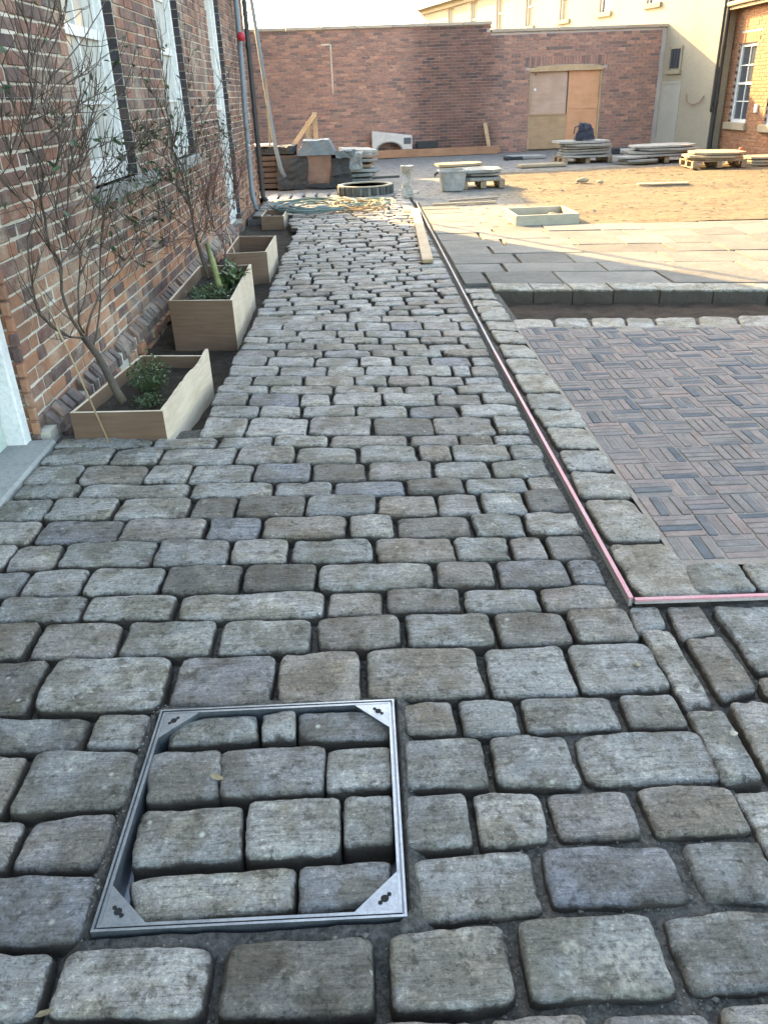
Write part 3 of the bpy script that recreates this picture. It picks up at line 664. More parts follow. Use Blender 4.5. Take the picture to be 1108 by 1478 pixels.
S1 = [(0.024, [(-1.260,3.911,0.153),(-1.280,3.914,0.201),(-1.380,4.040,0.356),(-1.450,4.070,0.456)]),
 (0.010, [(-1.448,4.064,0.457),(-1.459,3.856,0.521),(-1.499,3.771,0.611),(-1.514,3.735,0.714),(-1.518,3.762,0.817),(-1.497,3.781,0.983),(-1.505,3.962,1.082),(-1.504,3.864,1.172),(-1.500,3.821,1.258),(-1.520,3.842,1.357),(-1.498,3.824,1.519)]),
 (0.014, [(-1.447,4.061,0.458),(-1.480,4.017,0.597),(-1.500,4.071,0.729),(-1.538,4.214,0.798),(-1.539,4.114,0.921),(-1.539,4.159,1.015),(-1.528,4.124,1.113),(-1.535,4.233,1.221),(-1.542,4.161,1.347),(-1.537,4.107,1.405),(-1.532,4.268,1.497),(-1.537,4.322,1.613),(-1.531,4.384,1.743),(-1.525,4.405,1.880),(-1.530,4.418,1.998)]),
 (0.010, [(-1.455,4.115,0.465),(-1.447,4.048,0.571),(-1.451,4.219,0.735),(-1.467,4.358,0.828),(-1.479,4.238,0.943),(-1.478,4.303,1.046),(-1.462,4.379,1.168),(-1.459,4.595,1.264),(-1.462,4.890,1.408),(-1.468,5.181,1.612)]),
 (0.011, [(-1.459,4.137,0.423),(-1.466,4.410,0.551),(-1.474,4.723,0.602),(-1.511,5.026,0.580),(-1.502,5.390,0.623),(-1.496,6.402,0.755),(-1.501,7.272,0.910)]),
 (0.009, [(-1.456,4.211,0.366),(-1.471,4.507,0.529),(-1.494,4.854,0.873),(-1.522,5.063,0.904),(-1.533,5.315,1.029),(-1.525,5.639,1.208)]),
 (0.009, [(-1.453,3.944,0.753),(-1.449,3.985,0.845),(-1.464,4.319,0.838),(-1.474,4.792,0.866),(-1.478,5.340,0.924),(-1.461,6.197,1.004),(-1.460,7.230,1.124)]),
 (0.010, [(-1.461,4.029,1.235),(-1.496,4.284,1.216),(-1.540,4.571,1.320),(-1.568,4.615,1.401),(-1.581,4.550,1.479),(-1.572,4.649,1.668),(-1.573,4.933,1.806),(-1.578,5.198,1.958),(-1.565,5.322,2.092)]),
 (0.010, [(-1.450,4.039,1.497),(-1.469,4.197,1.561),(-1.498,4.686,1.679),(-1.526,5.368,1.865),(-1.508,5.770,2.048),(-1.513,6.022,2.162)]),
 (0.007, [(-1.450,4.079,1.606),(-1.465,4.181,1.672),(-1.491,4.446,1.759),(-1.514,4.717,1.826),(-1.503,4.974,1.972),(-1.494,5.043,2.046)]),
 (0.009, [(-1.438,3.994,1.475),(-1.492,4.420,1.541),(-1.515,4.943,1.628),(-1.560,5.488,1.696),(-1.572,5.859,1.783),(-1.573,6.593,1.893)]),
 (0.009, [(-1.438,4.023,1.348),(-1.445,4.235,1.415),(-1.452,4.566,1.490),(-1.455,4.896,1.529),(-1.449,5.422,1.600),(-1.448,6.201,1.788),(-1.448,7.233,1.991)]),
 (0.007, [(-1.442,4.321,1.173),(-1.469,4.539,1.303),(-1.508,4.770,1.443),(-1.551,5.028,1.511),(-1.547,5.293,1.616)]),
 (0.007, [(-1.452,4.572,1.265),(-1.453,4.744,1.352),(-1.473,5.035,1.436),(-1.484,5.537,1.513),(-1.497,6.319,1.670)]),
 (0.007, [(-1.445,4.480,1.162),(-1.459,4.795,1.289),(-1.478,5.470,1.315),(-1.512,6.113,1.301),(-1.506,7.025,1.348)]),
 (0.007, [(-1.460,4.494,1.027),(-1.458,4.968,1.157),(-1.453,5.560,1.251),(-1.437,6.221,1.325),(-1.447,7.406,1.438)]),
 (0.006, [(-1.442,4.798,0.935),(-1.453,5.449,0.976),(-1.482,6.415,1.019),(-1.476,7.412,1.017)]),
 (0.006, [(-1.445,4.427,0.546),(-1.447,4.970,0.576),(-1.455,5.612,0.541),(-1.466,6.403,0.451)]),
 (0.006, [(-1.449,4.151,0.954),(-1.462,4.098,1.073),(-1.461,4.122,1.188),(-1.448,4.272,1.320),(-1.463,4.540,1.481)]),
 (0.006, [(-1.441,3.893,1.046),(-1.467,4.284,1.100),(-1.486,4.777,1.131),(-1.515,5.378,1.126)]),
 (0.006, [(-1.460,3.904,0.951),(-1.477,3.901,1.067),(-1.497,3.792,1.139),(-1.508,3.718,1.225),(-1.508,3.598,1.320)]),
 (0.006, [(-1.447,3.964,0.839),(-1.500,4.408,0.884),(-1.533,4.813,0.992),(-1.581,5.217,1.095),(-1.570,5.705,1.177),(-1.578,6.456,1.253)]),
 (0.006, [(-1.453,4.009,1.236),(-1.442,4.219,1.271),(-1.450,4.650,1.300),(-1.452,5.041,1.290)]),
 (0.006, [(-1.455,3.928,1.132),(-1.454,4.243,1.177),(-1.455,4.499,1.227),(-1.451,5.000,1.241),(-1.458,5.550,1.212)]),
 (0.006, [(-1.451,4.218,0.735),(-1.480,4.536,0.810),(-1.523,4.858,0.986),(-1.576,5.357,1.110)]),
 (0.005, [(-1.456,3.889,1.410),(-1.481,3.917,1.518),(-1.532,4.027,1.627),(-1.553,4.043,1.760)])]
S2 = [(0.020, [(-1.220,6.445,0.265),(-1.270,6.536,0.409),(-1.330,6.721,0.525)]),
 (0.012, [(-1.324,6.692,0.529),(-1.390,6.943,0.736),(-1.469,7.166,0.982),(-1.461,6.901,1.301),(-1.458,6.960,1.634),(-1.468,6.975,1.909)]),
 (0.010, [(-1.326,6.702,0.528),(-1.353,6.802,0.699),(-1.409,6.991,0.932),(-1.413,7.059,1.219),(-1.403,7.452,1.487),(-1.400,7.743,1.796)]),
 (0.010, [(-1.318,6.658,0.534),(-1.380,7.500,0.671),(-1.413,8.459,0.877),(-1.414,9.308,1.047),(-1.422,10.735,1.312)]),
 (0.008, [(-1.331,6.728,0.524),(-1.379,6.170,0.606),(-1.412,5.696,0.630),(-1.405,4.889,0.690),(-1.406,4.469,0.710)]),
 (0.008, [(-1.334,6.552,0.628),(-1.388,5.841,0.857),(-1.485,5.609,0.767),(-1.484,5.110,0.662)]),
 (0.008, [(-1.316,6.529,0.969),(-1.418,6.350,1.013),(-1.508,6.100,1.032),(-1.518,5.559,1.063)]),
 (0.008, [(-1.315,6.414,1.036),(-1.322,5.916,1.184),(-1.313,5.344,1.258),(-1.323,4.937,1.244)]),
 (0.008, [(-1.340,6.923,0.467),(-1.397,7.715,0.587),(-1.462,8.339,0.765),(-1.456,8.702,1.050),(-1.465,9.640,1.202)]),
 (0.008, [(-1.318,6.754,0.492),(-1.410,7.699,0.469),(-1.502,9.165,0.480),(-1.515,9.957,0.673),(-1.513,10.450,0.860)]),
 (0.007, [(-1.321,6.555,1.074),(-1.371,6.463,1.199),(-1.400,6.132,1.284),(-1.399,5.588,1.347)]),
 (0.008, [(-1.335,6.668,1.234),(-1.347,7.360,1.358),(-1.338,8.093,1.479),(-1.323,8.979,1.654),(-1.345,10.631,1.852)]),
 (0.007, [(-1.341,6.695,1.015),(-1.363,7.559,1.085),(-1.378,8.681,1.142),(-1.394,9.386,1.176)]),
 (0.006, [(-1.327,6.630,0.771),(-1.378,6.476,0.938),(-1.412,6.093,1.012),(-1.410,5.522,0.946),(-1.427,5.193,0.883)]),
 (0.006, [(-1.322,6.612,0.671),(-1.338,6.041,0.794),(-1.350,5.477,0.844),(-1.351,4.913,0.802)]),
 (0.006, [(-1.324,7.195,0.704),(-1.350,8.221,0.660),(-1.353,9.265,0.589)]),
 (0.007, [(-1.331,6.492,1.031),(-1.335,6.289,1.139),(-1.369,6.522,1.289),(-1.362,6.225,1.495),(-1.362,5.839,1.656)]),
 (0.006, [(-1.339,6.697,0.955),(-1.354,7.306,1.047),(-1.399,7.579,1.194),(-1.386,7.953,1.317)])]
S3 = [(0.010, [(-1.200,7.315,0.193),(-1.250,7.478,0.376)]),
 (0.007, [(-1.244,7.443,0.382),(-1.269,7.625,0.593),(-1.295,8.167,0.823),(-1.318,8.817,0.962)]),
 (0.006, [(-1.251,7.483,0.376),(-1.234,6.931,0.625),(-1.232,6.882,0.790),(-1.207,7.021,0.932)]),
 (0.006, [(-1.257,7.518,0.370),(-1.308,8.348,0.504),(-1.362,9.475,0.618),(-1.361,9.832,0.766)]),
 (0.005, [(-1.249,7.504,0.607),(-1.300,7.559,0.747),(-1.335,7.969,0.884)]),
 (0.005, [(-1.237,7.417,0.503),(-1.235,8.144,0.590),(-1.208,8.243,0.764),(-1.206,7.984,0.907)]),
 (0.005, [(-1.253,7.519,0.400),(-1.262,7.190,0.507),(-1.247,6.662,0.609),(-1.250,6.233,0.621)])]
# ---------------------------------------------------------------- stone shape
def stone_mesh(quad, zt, h, seed, n=28, fine=True, rr=.016, und=.004, tilt=.012):
    """one worn sett: rounded outline, worn shoulders, gently uneven top; local origin at its middle"""
    rnd = random.Random(seed)
    P = [Vector((x, y, 0)) for x, y in quad]; ctr = sum(P, Vector())/4
    bl_, br, fr, fl = [q-ctr for q in P]
    wid = ((br-bl_).length+(fr-fl).length)/2; dep = ((bl_-fl).length+(br-fr).length)/2; mn = min(wid, dep)/2
    so = Vector((seed*7.13 % 97, seed*3.77 % 89, seed*1.91 % 83))
    pw = rnd.uniform(8, 17)
    def mp(u, v): return (bl_*(1-u)*(1+v)+br*(1+u)*(1+v)+fr*(1+u)*(1-v)+fl*(1-u)*(1-v))/4
    out = []
    for k in range(n):
        a = 2*PI*(k+.5)/n; c, s = math.cos(a), math.sin(a)
        # spread points round the rectangle evenly
        c *= wid; s *= dep; m = max(abs(c)/wid, abs(s)/dep); u, v = c/wid/m, s/dep/m
        g = (abs(u)**pw+abs(v)**pw)**(-1/pw); q = mp(u*g, v*g)
        w1 = noise.noise(q*8+so)*.009+noise.noise(q*24+so)*.0028+noise.noise(q*62+so)*.0024+noise.noise(q*130+so)*.0014
        q = q*(1+w1*min(1, mn/.105)/max(q.length, .03)); out.append(q)
    tx, ty = rnd.uniform(-tilt, tilt), rnd.uniform(-tilt, tilt)
    if fine: prof = [(-.002, -h), (0, -h*.62), (.0, -.030), (.0008, -.016), (.0018, -.008), (.0042, -.0030), (rr*.75, -.0010), (rr*1.4, -.0002)]; inner = (.86, .72, .58, .44, .3, .15) if n > 50 else (.72, .42, .2)
    else: prof = [(-.001, -h), (0, -.026), (.0015, -.006), (rr*.8, -.001)]; inner = (.5,)
    vs = []; ringn = []
    dome = rnd.uniform(.0, .006); chip = rnd.uniform(.4, 1.3)
    def top(q):
        z = noise.noise(q*6+so)*und*1.5+noise.noise(q*17+so)*und*.8+tx*q.x+ty*q.y-dome*min(1.2, (q.x/wid*2)**2*.5+(q.y/dep*2)**2*.5)
        if n > 50:
            e = Vector((q.x*14, q.y*46, 0)); z += noise.noise(e+so)*.0016*chip+noise.noise(q*48+so)*.0013*chip
            k = noise.noise(q*11+so*2); z -= .0035*chip*max(0, min(1, (k-.22)*9))           # flaked-off scabs
        return z
    for ins, z in prof:
        for q in out:
            sc = max(.05, 1-ins/mn); wob = 1.0
            w = q*sc
            zz = z + (top(w)*min(1, max(0, (z+.03)/.03)))
            if fine and -.02 < z < -.001: zz += min(0, noise.noise(q*26+so)-.05)*.010*chip+min(0, noise.noise(q*75+so))*.004
            vs.append((w.x, w.y, zz))
    last = 1-prof[-1][0]/mn
    for s in inner:
        for q in out:
            w = q*last*s; vs.append((w.x, w.y, top(w)))
    R = len(prof)+len(inner); fs = []
    for i in range(R-1):
        for k in range(n): a = i*n; fs.append((a+k, a+(k+1) % n, a+n+(k+1) % n, a+n+k))
    vs.append((0, 0, top(Vector((0, 0, 0))))); cidx = len(vs)-1; a = (R-1)*n
    for k in range(n): fs.append((a+k, a+(k+1) % n, cidx))
    return ctr+Vector((0, 0, zt)), vs, fs
def put_stone(name, quad, zt, h, seed, mat, parent, **kw):
    c, vs, fs = stone_mesh(quad, zt, h, seed, **kw)
    m = bpy.data.meshes.new(name); m.from_pydata(vs, [], fs); m.update(); m.materials.append(mat)
    m.polygons.foreach_set('use_smooth', [True]*len(m.polygons))
    o = bpy.data.objects.new(name, m); o.location = c; link(o, parent); return o
def sheet(name, x0, x1, y0, y1, nx, ny, zf, mat, parent=None, smooth=True):
    mb = MB()
    vs = [(x0+(x1-x0)*i/nx, y0+(y1-y0)*j/ny) for j in range(ny+1) for i in range(nx+1)]
    mb.v = [(x, y, zf(x, y)) for x, y in vs]
    mb.f = [(j*(nx+1)+i, j*(nx+1)+i+1, (j+1)*(nx+1)+i+1, (j+1)*(nx+1)+i) for j in range(ny) for i in range(nx)]
    return mb.build(name, mat, parent, smooth)
N3 = lambda x, y, s, k=0: noise.noise(Vector((x*s, y*s, k)))

# ================================================================ THE GROUND
gr = tag(sheet('ground', -150, 150, -120, 180, 24, 24, lambda x, y: -.30, M_GROUND), 'wide flat earth reaching beyond the buildings', None, None, 'structure')

# ---- cobbled path: grit bed, stones
def sstep(a, b, v): t = max(0, min(1, (v-a)/(b-a))); return t*t*(3-2*t)
def bedz(x, y):
    z = -.052+.009*N3(x, y, 7)+.006*N3(x, y, 23)
    z += .027*sstep(.15, .55, x+.25*N3(x, y, 1.3))*sstep(2.0, 1.5, y)          # grit already swept into the joints here
    dx = max(-.618-x, x-.030, 0); dy = max(1.062-y, y-1.727, 0); z += .050*sstep(.075, .012, math.hypot(dx, dy))*(1 if y < 1.9 else 1)
    if x < -.87 and 4.0 < y < 12.3: z -= .12
    if -.68 < x < .09 and 1.0 < y < 1.79: z = min(z, -.10) if (-.618 < x < .030 and 1.062 < y < 1.727) else z
    return z
path = sheet('cobbled_path', -1.66, .84, .2, 14.9, 100, 500, bedz, M_BED)
tag(path, 'narrow cobbled path of worn grey setts running beside the brick house', None, None, 'structure')
bed2 = sheet('path_bed', .84, 2.6, .2, 2.19, 40, 50, lambda x, y: -.042+.006*N3(x, y, 9)+.004*N3(x, y, 31), M_BED, path)
cnt = 0; rest = MB()
for i, q in enumerate(QUADS):
    if i >= NQ:      # setts outside the photograph's frame
        c, vs, fs = stone_mesh(q, U(-.006, .005), .06, i+1, n=32, fine=True); rest.add([Vector(v)+c for v in vs], fs); continue
    near = min(c[1] for c in q) < 3.9
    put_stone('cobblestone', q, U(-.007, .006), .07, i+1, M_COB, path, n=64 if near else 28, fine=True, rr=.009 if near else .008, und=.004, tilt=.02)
    cnt += 1
# further rows towards the yard, nearest first
y = 5.93; k = 1000; row = 0
while y < 14.25:
    d = random.choice((.125, .14, .15, .16, .175, .19)); xl = -.86 if y < 10.9 else (-.95 if y < 11.3 else (-1.0 if y < 12.3 else -1.6)); xr = .80
    x = xl+U(-.03, .02)
    first = True
    while x < xr-.05:
        w = U(.17, .36)*(.7 if first and row % 2 else 1)
        first = False
        if xr-(x+w) < .14: w = xr-x
        g = .009
        qd = [(x+g+U(-.005, .005), y+d-g+U(-.003, .002)), (x+w-g+U(-.005, .005), y+d-g+U(-.003, .002)), (x+w-g+U(-.005, .005), y+g+U(-.002, .003)), (x+g+U(-.005, .005), y+g+U(-.002, .003))]
        zt = U(-.008, .006)
        k += 1
        if cnt < 298:
            put_stone('cobblestone', qd, zt, .06, k, M_COB, path, n=24, fine=True, rr=.008); cnt += 1
        else:
            c, vs, fs = stone_mesh(qd, zt, .05, k, n=20, fine=False, rr=.009)
            rest.add([Vector(v)+c for v in vs], fs)
        x += w
    y += d; row += 1
# soldier course of long pale setts across the far end of the path
x = -1.62
while x < -.2:
    k += 1
    c, vs, fs = stone_mesh([(x+.02, 15.25), (x+.19, 15.25), (x+.19, 14.32), (x+.02, 14.32)], .005, .06, k, n=16, fine=False, rr=.012); rest.add([Vector(v)+c for v in vs], fs); x += .215
for j in range(4):
    x = -.2
    while x < .8:
        w = U(.22, .34); k += 1
        c, vs, fs = stone_mesh([(x+.012, 14.5+j*.22), (x+w-.012, 14.5+j*.22), (x+w-.012, 14.3+j*.22), (x+.012, 14.3+j*.22)], U(-.006, .006), .05, k, n=14, fine=False, rr=.013); rest.add([Vector(v)+c for v in vs], fs); x += w
o = rest.build('further_cobblestones', M_COB, path, True, 'stuff')
# grit swept into the joints (near the camera)
gb = MB(); rg = random.Random(5)
OCT = [(1,0,0),(-1,0,0),(0,1,0),(0,-1,0),(0,0,1),(0,0,-1)]; OF = [(0,2,4),(2,1,4),(1,3,4),(3,0,4),(2,0,5),(1,2,5),(3,1,5),(0,3,5)]
for _ in range(34000):
    px = rg.uniform(-1.5, 1.75); py = .55+rg.random()**1.3*3.0
    if px > .86 and py > 2.1: continue
    if -.63 < px < .05 and 1.04 < py < 1.75: continue
    s = rg.uniform(.0014, .0036)*(2.2 if rg.random() < .06 else 1); z = (bedz(px, py) if px < .84 else -.042)+rg.uniform(.0005, .006)
    vv = [Vector((a*s*rg.uniform(.6, 1.3), b*s*rg.uniform(.6, 1.3), c*s*rg.uniform(.5, 1)))+Vector((px, py, z)) for a, b, c in OCT]
    gb.add(vv, OF)
gb.build('grit', M_GRIT, path, False, 'stuff')

# ---- inspection cover set in the path
cov = empty('inspection_cover', (0, 0, 0)); tag(cov, 'square galvanised recessed cover frame filled with cobblestones in the path', 'drain cover')
x0, x1, ya, yb = -.618, .030, 1.062, 1.727
fr = MB(); zt = .006; zb = -.085
def ring(mb, a, b, z0, z1):
    # square ring of wall between inset a and inset b
    for (p, q) in (((x0+a, ya+a), (x1-a, ya+b)), ((x0+a, yb-b), (x1-a, yb-a)), ((x0+a, ya+b), (x0+b, yb-b)), ((x1-b, ya+b), (x1-a, yb-b))):
        mb.box((p[0], p[1], z0), (q[0], q[1], z1))
ring(fr, 0, .0055, zb, zt); ring(fr, .0095, .0165, zb, zt-.001)
o = fr.build('frame', M_GALV, cov)
gv = MB(); ring(gv, .0056, .0094, zb, zt-.009); gv.build('groove', M_GALVD, o)
tr = MB(); tr.box((x0+.0166, ya+.0166, zb), (x1-.0166, yb-.0166, zb+.004)); tr.build('tray', M_GALVD, cov)
cs = .092
for (cx, cy, sx, sy) in ((x0+.0168, ya+.0168, 1, 1), (x1-.0168, ya+.0168, -1, 1), (x0+.0168, yb-.0168, 1, -1), (x1-.0168, yb-.0168, -1, -1)):
    pl = MB(); tri = [(cx, cy), (cx+sx*cs, cy), (cx, cy+sy*cs)]
    if sx*sy < 0: tri = tri[::-1]
    pl.prism(tri, zt-.006, zt-.0016); pl.prism([( (tri[i][0]*.985+cx*.015), (tri[i][1]*.985+cy*.015)) for i in range(3)], zb+.01, zt-.0062)
    pl_o = pl.build('corner_plate', M_GALV, cov)
    kh = MB(); kx, ky = cx+sx*.028, cy+sy*.028; a = math.atan2(sy, -sx)
    pts = []
    for i in range(24):
        t = 2*PI*i/24; pts.append((.0085*math.cos(t), .0085*math.sin(t)))
    ca, sa = math.cos(a), math.sin(a)
    kh.prism([(kx+u*ca-v*sa, ky+u*sa+v*ca) for u, v in pts], zt-.0014, zt-.0008)
    for e in (-1, 1):
        pts = [(e*.0135+.0048*math.cos(2*PI*i/12), .0048*math.sin(2*PI*i/12)) for i in range(12)]
        kh.prism([(kx+u*ca-v*sa, ky+u*sa+v*ca) for u, v in pts], zt-.0014, zt-.0006 - e*.0001)
    kh.build('keyhole', M_HOLE, pl_o)
for i, q in enumerate(COVER):
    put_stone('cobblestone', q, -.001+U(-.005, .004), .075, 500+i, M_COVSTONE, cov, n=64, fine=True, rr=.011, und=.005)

# ---- edging stones round the clay pavers
kb = sheet('edging_bed', .845, 3.6, 2.19, 2.46, 24, 6, lambda x, y: -.03+.004*N3(x, y, 20), M_BED); tag(kb, 'bed of the worn edging stones round the clay paving', None, None, 'structure')
kb.name = 'stone_edging'
sheet('edging_bed', .845, 1.13, 2.46, 6.95, 6, 60, lambda x, y: -.03+.004*N3(x, y, 20), M_BED, kb)
tb = MB(); tb.add([(1.05, 5.45, -.03), (4.6, 5.0, -.03), (4.6, 5.55, -.03), (1.05, 5.9, -.03)], [(0, 1, 2, 3)]); tb.build('edging_bed', M_BED, kb)
for i, q in enumerate(EDGE):
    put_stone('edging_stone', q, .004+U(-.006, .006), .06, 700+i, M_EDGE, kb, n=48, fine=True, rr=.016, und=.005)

# ---- clay pavers, basket weave
pv = MB(); pv.add([(1.06, 2.36, -.0035), (4.6, 2.30, -.0035), (4.6, 5.25, -.0035), (1.06, 5.62, -.0035)], [(0, 1, 2, 3)])
M_JOINT = mat_simple('sandy_joint', (.29, .24, .195), (.22, .185, .155), 10, .95, .4, 150, .002, .1, world=True)
pave = pv.build('brick_paving', M_JOINT); tag(pave, 'basket weave paving of narrow brown and blue grey clay pavers', None, None, 'structure')
mod = .1665; items = []
def yfar(x): return 5.615-(x-1.08)*.115
jj = 0
for j in range(-1, 21):
    for i in range(0, 21):
        bx = 1.077+i*mod+.0; by = 2.395+j*mod-(i*mod)*.012
        for q in range(4):
            if (i+j) % 2: cx, cy, rot = bx+mod/2, by+(q+.5)*mod/4, 0.0
            else: cx, cy, rot = bx+(q+.5)*mod/4, by+mod/2, PI/2
            if cy < 2.385-(cx-1.08)*.012 + (.024 if rot == 0 else .072) or cy > yfar(cx)-(.024 if rot == 0 else .08): continue
            items.append((math.hypot(cx-.2, cy), cx, cy, rot))
def in_view(cx, cy):
    return cx < .50*cy+.25
items.sort(key=lambda t: (not in_view(t[1], t[2]), t[0]))
pm = []
for v in range(4):
    m = MB(); m.cbox((-.0785, -.0178, -.05), (.0785, .0178, 0), .0022); me = m.mesh('paver', M_PAVER); pm.append(me)
rp = MB()
for n_, (dd, cx, cy, rot) in enumerate(items):
    z = U(-.0025, .0035); rr = rot+U(-.022, .022)
    if n_ < 298: inst('paver', pm[n_ % 4], pave, (cx+U(-.0015, .0015), cy+U(-.0015, .0015), z), (U(-.008, .008), U(-.008, .008), rr))
    else: rp.cbox((-.0785, -.0178, -.05), (.0785, .0178, 0), .0022, Matrix.Translation((cx+U(-.0015, .0015), cy+U(-.0015, .0015), z)) @ Matrix.Rotation(rr, 4, 'Z') @ Matrix.Rotation(U(-.008, .008), 4, 'X'))
rp.build('distant_pavers', M_PAVER, pave, False, 'stuff')

# ---- soil trench and the stone paving behind it
t = MB(); nx = 60; ny = 8
for j in range(ny+1):
    for i in range(nx+1):
        x = 1.07+4.0*i/nx; y0 = 5.93-(x-1.06)*.11; y1 = 6.80-(x-1.05)*.186
        y = y0+(y1-y0)*j/ny; z = -.10+.03*N3(x, y, 6)+.018*N3(x, y, 17) + (.05 if j in (0,) else 0)
        t.v.append((x, y, z))
t.f = [(j*(nx+1)+i, j*(nx+1)+i+1, (j+1)*(nx+1)+i+1, (j+1)*(nx+1)+i) for j in range(ny) for i in range(nx)]
tag(t.build('soil_trench', M_TRENCH, None, True), 'open trench of dark brown soil between clay pavers and stone slabs', None, None, 'structure')
sp = MB(); sp.add([(.86, 6.9, -.03), (6.4, 5.9, -.03), (6.4, 10.2, -.03), (.86, 10.5, -.03)], [(0, 1, 2, 3)]); sp.add([(.86, 10.5, -.03), (1.45, 10.47, -.03), (1.45, 13.3, -.03), (.86, 13.3, -.03)], [(0, 1, 2, 3)])
spo = sp.build('stone_paving', M_BED); tag(spo, 'pale riven stone slab paving, half of it in low sunlight', None, None, 'structure')
M_FLAG = mat_simple('riven_flagstone', (.18, .172, .152), (.12, .116, .104), 2.2, .85, 1.0, 22, .010, .25, var=.34)
def flag(quad, zt, th=.05, gap=.009, name='flagstone', mat=M_FLAG, parent=spo):
    c = sum((Vector((a, b, 0)) for a, b in quad), Vector())/4
    q = [Vector((a, b, 0))-c for a, b in quad]; q = [v-v.normalized()*gap for v in q]
    mb = MB(); n = 4; ins = [(0, -th), (0, -.005), (.006, 0)]
    for d_, z in ins:
        for v in q:
            w = v-v.normalized()*d_; mb.v.append((w.x, w.y, z+(U(-.003, .003) if z > -.01 else 0)))
    mb.f = [(a*4+k_, a*4+k_+4, a*4+(k_+1) % 4+4, a*4+(k_+1) % 4) for a in range(2) for k_ in range(4)] + [(8, 11, 10, 9)]
    o = mb.build(name, mat, parent); o.location = c+Vector((0, 0, zt)); return o
def yfront(x): return 6.85-(x-1.05)*.186
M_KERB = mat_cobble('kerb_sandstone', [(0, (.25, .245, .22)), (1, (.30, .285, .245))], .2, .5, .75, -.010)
# kerb row with its exposed dark face
x = 1.10; xe = [1.10]
while xe[-1] < 5.9: xe.append(xe[-1]+U(.30, .42))
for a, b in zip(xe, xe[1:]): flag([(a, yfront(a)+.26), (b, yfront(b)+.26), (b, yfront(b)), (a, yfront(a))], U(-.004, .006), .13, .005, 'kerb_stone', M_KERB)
rows_f = [.26, .78, 1.20, 1.72, 2.20, 2.66, 3.15, 3.62]
for ri, (r0, r1) in enumerate(zip(rows_f, rows_f[1:])):
    x = 1.52-(.2 if ri % 2 else 0) if ri else 1.10
    sh = lambda X, r: min(yfront(X)*(1-r/9)+(r/9)*6.85+r, 10.42)
    while x < 6.2:
        w = random.choice((.5, .62, .75, .9)); a, b = x, x+w
        flag([(a+r1*.02, sh(a, r1)), (b+r1*.02, sh(b, r1)), (b+r0*.02, sh(b, r0)), (a+r0*.02, sh(a, r0))], U(-.003, .006)); x = b
    if ri:
        flag([(.88, 6.85+r1), (1.50-(.2 if ri % 2 else 0)+r1*.02, sh(1.5, r1)), (1.50-(.2 if ri % 2 else 0)+r0*.02, sh(1.5, r0)), (.88, 6.85+r0)], U(-.004, .004))
flag([(.88, 7.62), (1.09, 7.62), (1.09, 7.12), (.88, 7.12)], 0.0)
yy = 10.47
while yy < 13.2: flag([(.89, yy+.45), (1.42, yy+.44), (1.42, yy), (.89, yy)], U(-.004, .004)); yy += .455

# ---- yard earth
def zy(x, y):
    z = -.015+.02*N3(x, y, .7)+.010*N3(x, y, 2.3)+.005*N3(x, y, 8)
    for c in (13.6, 14.15, 16.4, 16.9):
        d_ = (y-(c+.10*(x-4)+.2*math.sin(x*.5+c)))/.11; z += -.022*math.exp(-d_*d_)+.010*math.exp(-(d_-1.8)**2)
    return z
def mat_yard():
    t = NT('yard_earth'); v = t.coords(None, (1, 1, 1), True); vs_ = t.coords(None, (.8, 3.2, 1), True)
    a = t.noise(vs_, .9, 6, .65); b = t.noise(v, 9, 6, .75); f = t.noise(v, 45, 4, .7)
    c = t.ramp(a, [(.3, (.085, .066, .045)), (.46, (.132, .103, .067)), (.60, (.152, .12, .076)), (.75, (.10, .079, .055))])
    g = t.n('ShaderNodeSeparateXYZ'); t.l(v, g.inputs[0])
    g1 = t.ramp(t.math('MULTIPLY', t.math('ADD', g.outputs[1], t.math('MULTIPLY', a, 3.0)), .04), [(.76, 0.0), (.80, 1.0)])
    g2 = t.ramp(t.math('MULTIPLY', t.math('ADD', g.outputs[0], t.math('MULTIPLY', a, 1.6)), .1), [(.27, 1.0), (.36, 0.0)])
    c = t.mix(c, (.19, .182, .168), t.math('MULTIPLY', t.math('MAXIMUM', g1, g2), .9))  # cool grey of the shade painted into the earth by the wall and path
    c = t.mix(c, t.mix(c, (.45, .43, .40), 1.0, 'MULTIPLY'), t.math('MULTIPLY', t.ramp(b, [(.38, 1.0), (.52, 0.0)]), .8))
    c = t.mix(c, t.mix(c, (1.5, 1.45, 1.35), 1.0, 'MULTIPLY'), t.math('MULTIPLY', t.ramp(f, [(.52, 0.0), (.68, 1.0)]), .6))
    return t.fin(c, .95, t.bump(f, .6, .008, t.bump(t.noise(vs_, 4.5, 6, .75), .6, .03)), .1)
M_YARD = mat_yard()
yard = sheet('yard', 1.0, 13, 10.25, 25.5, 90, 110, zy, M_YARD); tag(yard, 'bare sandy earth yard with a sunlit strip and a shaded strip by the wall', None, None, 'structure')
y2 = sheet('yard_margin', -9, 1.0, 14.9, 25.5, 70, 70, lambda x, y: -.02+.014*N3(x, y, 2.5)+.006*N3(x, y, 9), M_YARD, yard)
sheet('yard_margin', .83, 1.02, 13.28, 14.95, 4, 10, lambda x, y: -.02+.006*N3(x, y, 9), M_YARD, yard)
